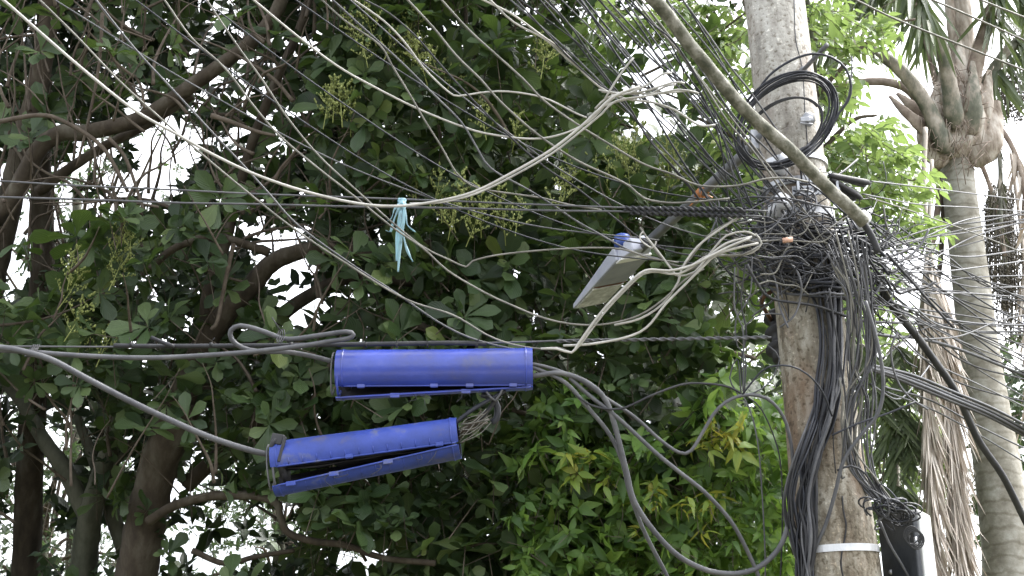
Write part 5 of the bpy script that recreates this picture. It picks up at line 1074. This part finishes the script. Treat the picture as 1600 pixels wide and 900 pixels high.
    for k in range(6):
        a = rnd.uniform(-60, 20); t = rnd.uniform(.3, .9); s = edge(t, a_front(t) - 4, gapf(t), r); mb.tube(cr([s, s + Vector((rnd.uniform(-.03, .03), -.01, -.03)), s + Vector((rnd.uniform(-.05, .05), -.01, -.06 * rnd.random() - .01))], n=5), .0016, 4)
    mb.build('loose_threads', M['cab_mid'], root)['kind'] = 'stuff'
    return root
closure((527, 579), (832, 576), 5.92, 32, lambda t: -64 - 3 * t, lambda t: 6 * (1 - t) + 2, 'upper of two blue plastic cable closures, level and slightly open along its bottom seam', 'splice_closure', .032)
closure((428, 722), (717, 684), 5.78, 31.5, lambda t: -27 + 2 * t, lambda t: 9 * (1 - t) + 2, 'lower of two blue plastic cable closures, tilted and gaping open at the left', 'splice_closure', .050, rib=True, mat='blue_dirty', strap=True)
# blackened duct and cables joining the two closures
one([(705, 668), (725, 650), (745, 636), (770, 622), (790, 610)], 7, 'd', 5.88, 'upper dark cable joining the two blue closures', 'joining_cable')
one([(715, 678), (742, 660), (764, 640), (778, 618), (795, 604)], 7, 'm', 5.9, 'lower dark cable joining the two blue closures', 'joining_cable')
one([(752, 616), (768, 622), (777, 636), (776, 654), (768, 660)], 11, 'd', 5.93, 'thick black bent sleeve hanging under the upper closure', 'cable_sleeve')
one([(760, 612), (774, 626), (786, 606)], 4, 'g', 5.86, 'grey wire hooked under the right end of the upper closure', 'wire_end', 'wire')
mb = MB()
for k in range(30):
    s = at(719 + rnd.uniform(-3, 3), 676 + rnd.uniform(-14, 18), 5.83); e = at(760 + rnd.uniform(-8, 10), 650 + rnd.uniform(-12, 14), 5.9 + rnd.uniform(-.05, .05)); mb.tube(cr([s, s.lerp(e, .5) + Vector((rnd.uniform(-.02, .02), rnd.uniform(-.02, .02), rnd.uniform(-.03, .02))), e], n=4), .0022, 4, mi=k % 2)
tag(mb.build('frayed_strands', [M['cab_tan'], M['bark']]), 'frayed tan cable strands at the right end of the lower closure', 'cable strands', kind='stuff')

# ------------------------------------------------------------------ cyan plastic ribbon
rb = empty('plastic_ribbon', at(628, 322, 5.93), 'torn pale cyan plastic strips tied to the two level wires', 'ribbon')
def strip(pts, w, name='strip', d=5.92):
    W = cr(pathpts(pts, d), n=5); n = len(W); mb = MB(); vs = []
    for i, p in enumerate(W):
        t = i / (n - 1); hw = (w[0] + (w[1] - w[0]) * t) * (.62 + .22 * math.sin(t * 9 + w[0])); tw = .7 * math.sin(t * 5 + pts[0][0]); s = Vector((math.cos(tw), math.sin(tw), 0)) * hw / 2 / FPX * d; f = Vector((0, .0012, 0))
        vs += [p - s - f, p + Vector((0, -.006, 0)) - f, p + s - f, p + s + f, p + Vector((0, -.006, 0)) + f, p - s + f]
    fs = [(i * 6 + k, i * 6 + (k + 1) % 6, (i + 1) * 6 + (k + 1) % 6, (i + 1) * 6 + k) for i in range(n - 1) for k in range(6)] + [(5, 4, 3, 2, 1, 0), tuple(range((n - 1) * 6, n * 6))]
    mb.add(vs, fs, True); return mb.build(name, M['cyan'], rb)
for pts, w in (([(627, 314), (620, 332), (614, 348), (610, 362), (603, 360)], (8, 4)), ([(629, 314), (625, 335), (622, 360), (621, 385), (620, 408)], (14, 9)), ([(630, 316), (634, 340), (637, 352), (646, 360), (649, 363)], (7, 3)), ([(626, 330), (622, 350), (626, 372), (624, 395), (622, 425)], (8, 7)), ([(628, 360), (633, 380), (638, 395), (645, 409)], (9, 5)), ([(624, 318), (616, 328), (612, 340), (606, 345)], (6, 3)), ([(632, 318), (629, 350), (626, 380)], (10, 8))):
    strip(pts, w, d=5.90 + rnd.uniform(-.01, .02))
mb = MB(); c = at(628, 318, 5.93)
for k in range(5): mb.tube([c + Vector((math.cos(a) * .016, math.sin(a) * .014, math.sin(a + k) * .02)) for a in np.linspace(0, 6.28, 11)], .006, 5)
mb.build('knot', M['cyan'], rb)
print('objects', len(bpy.data.objects))
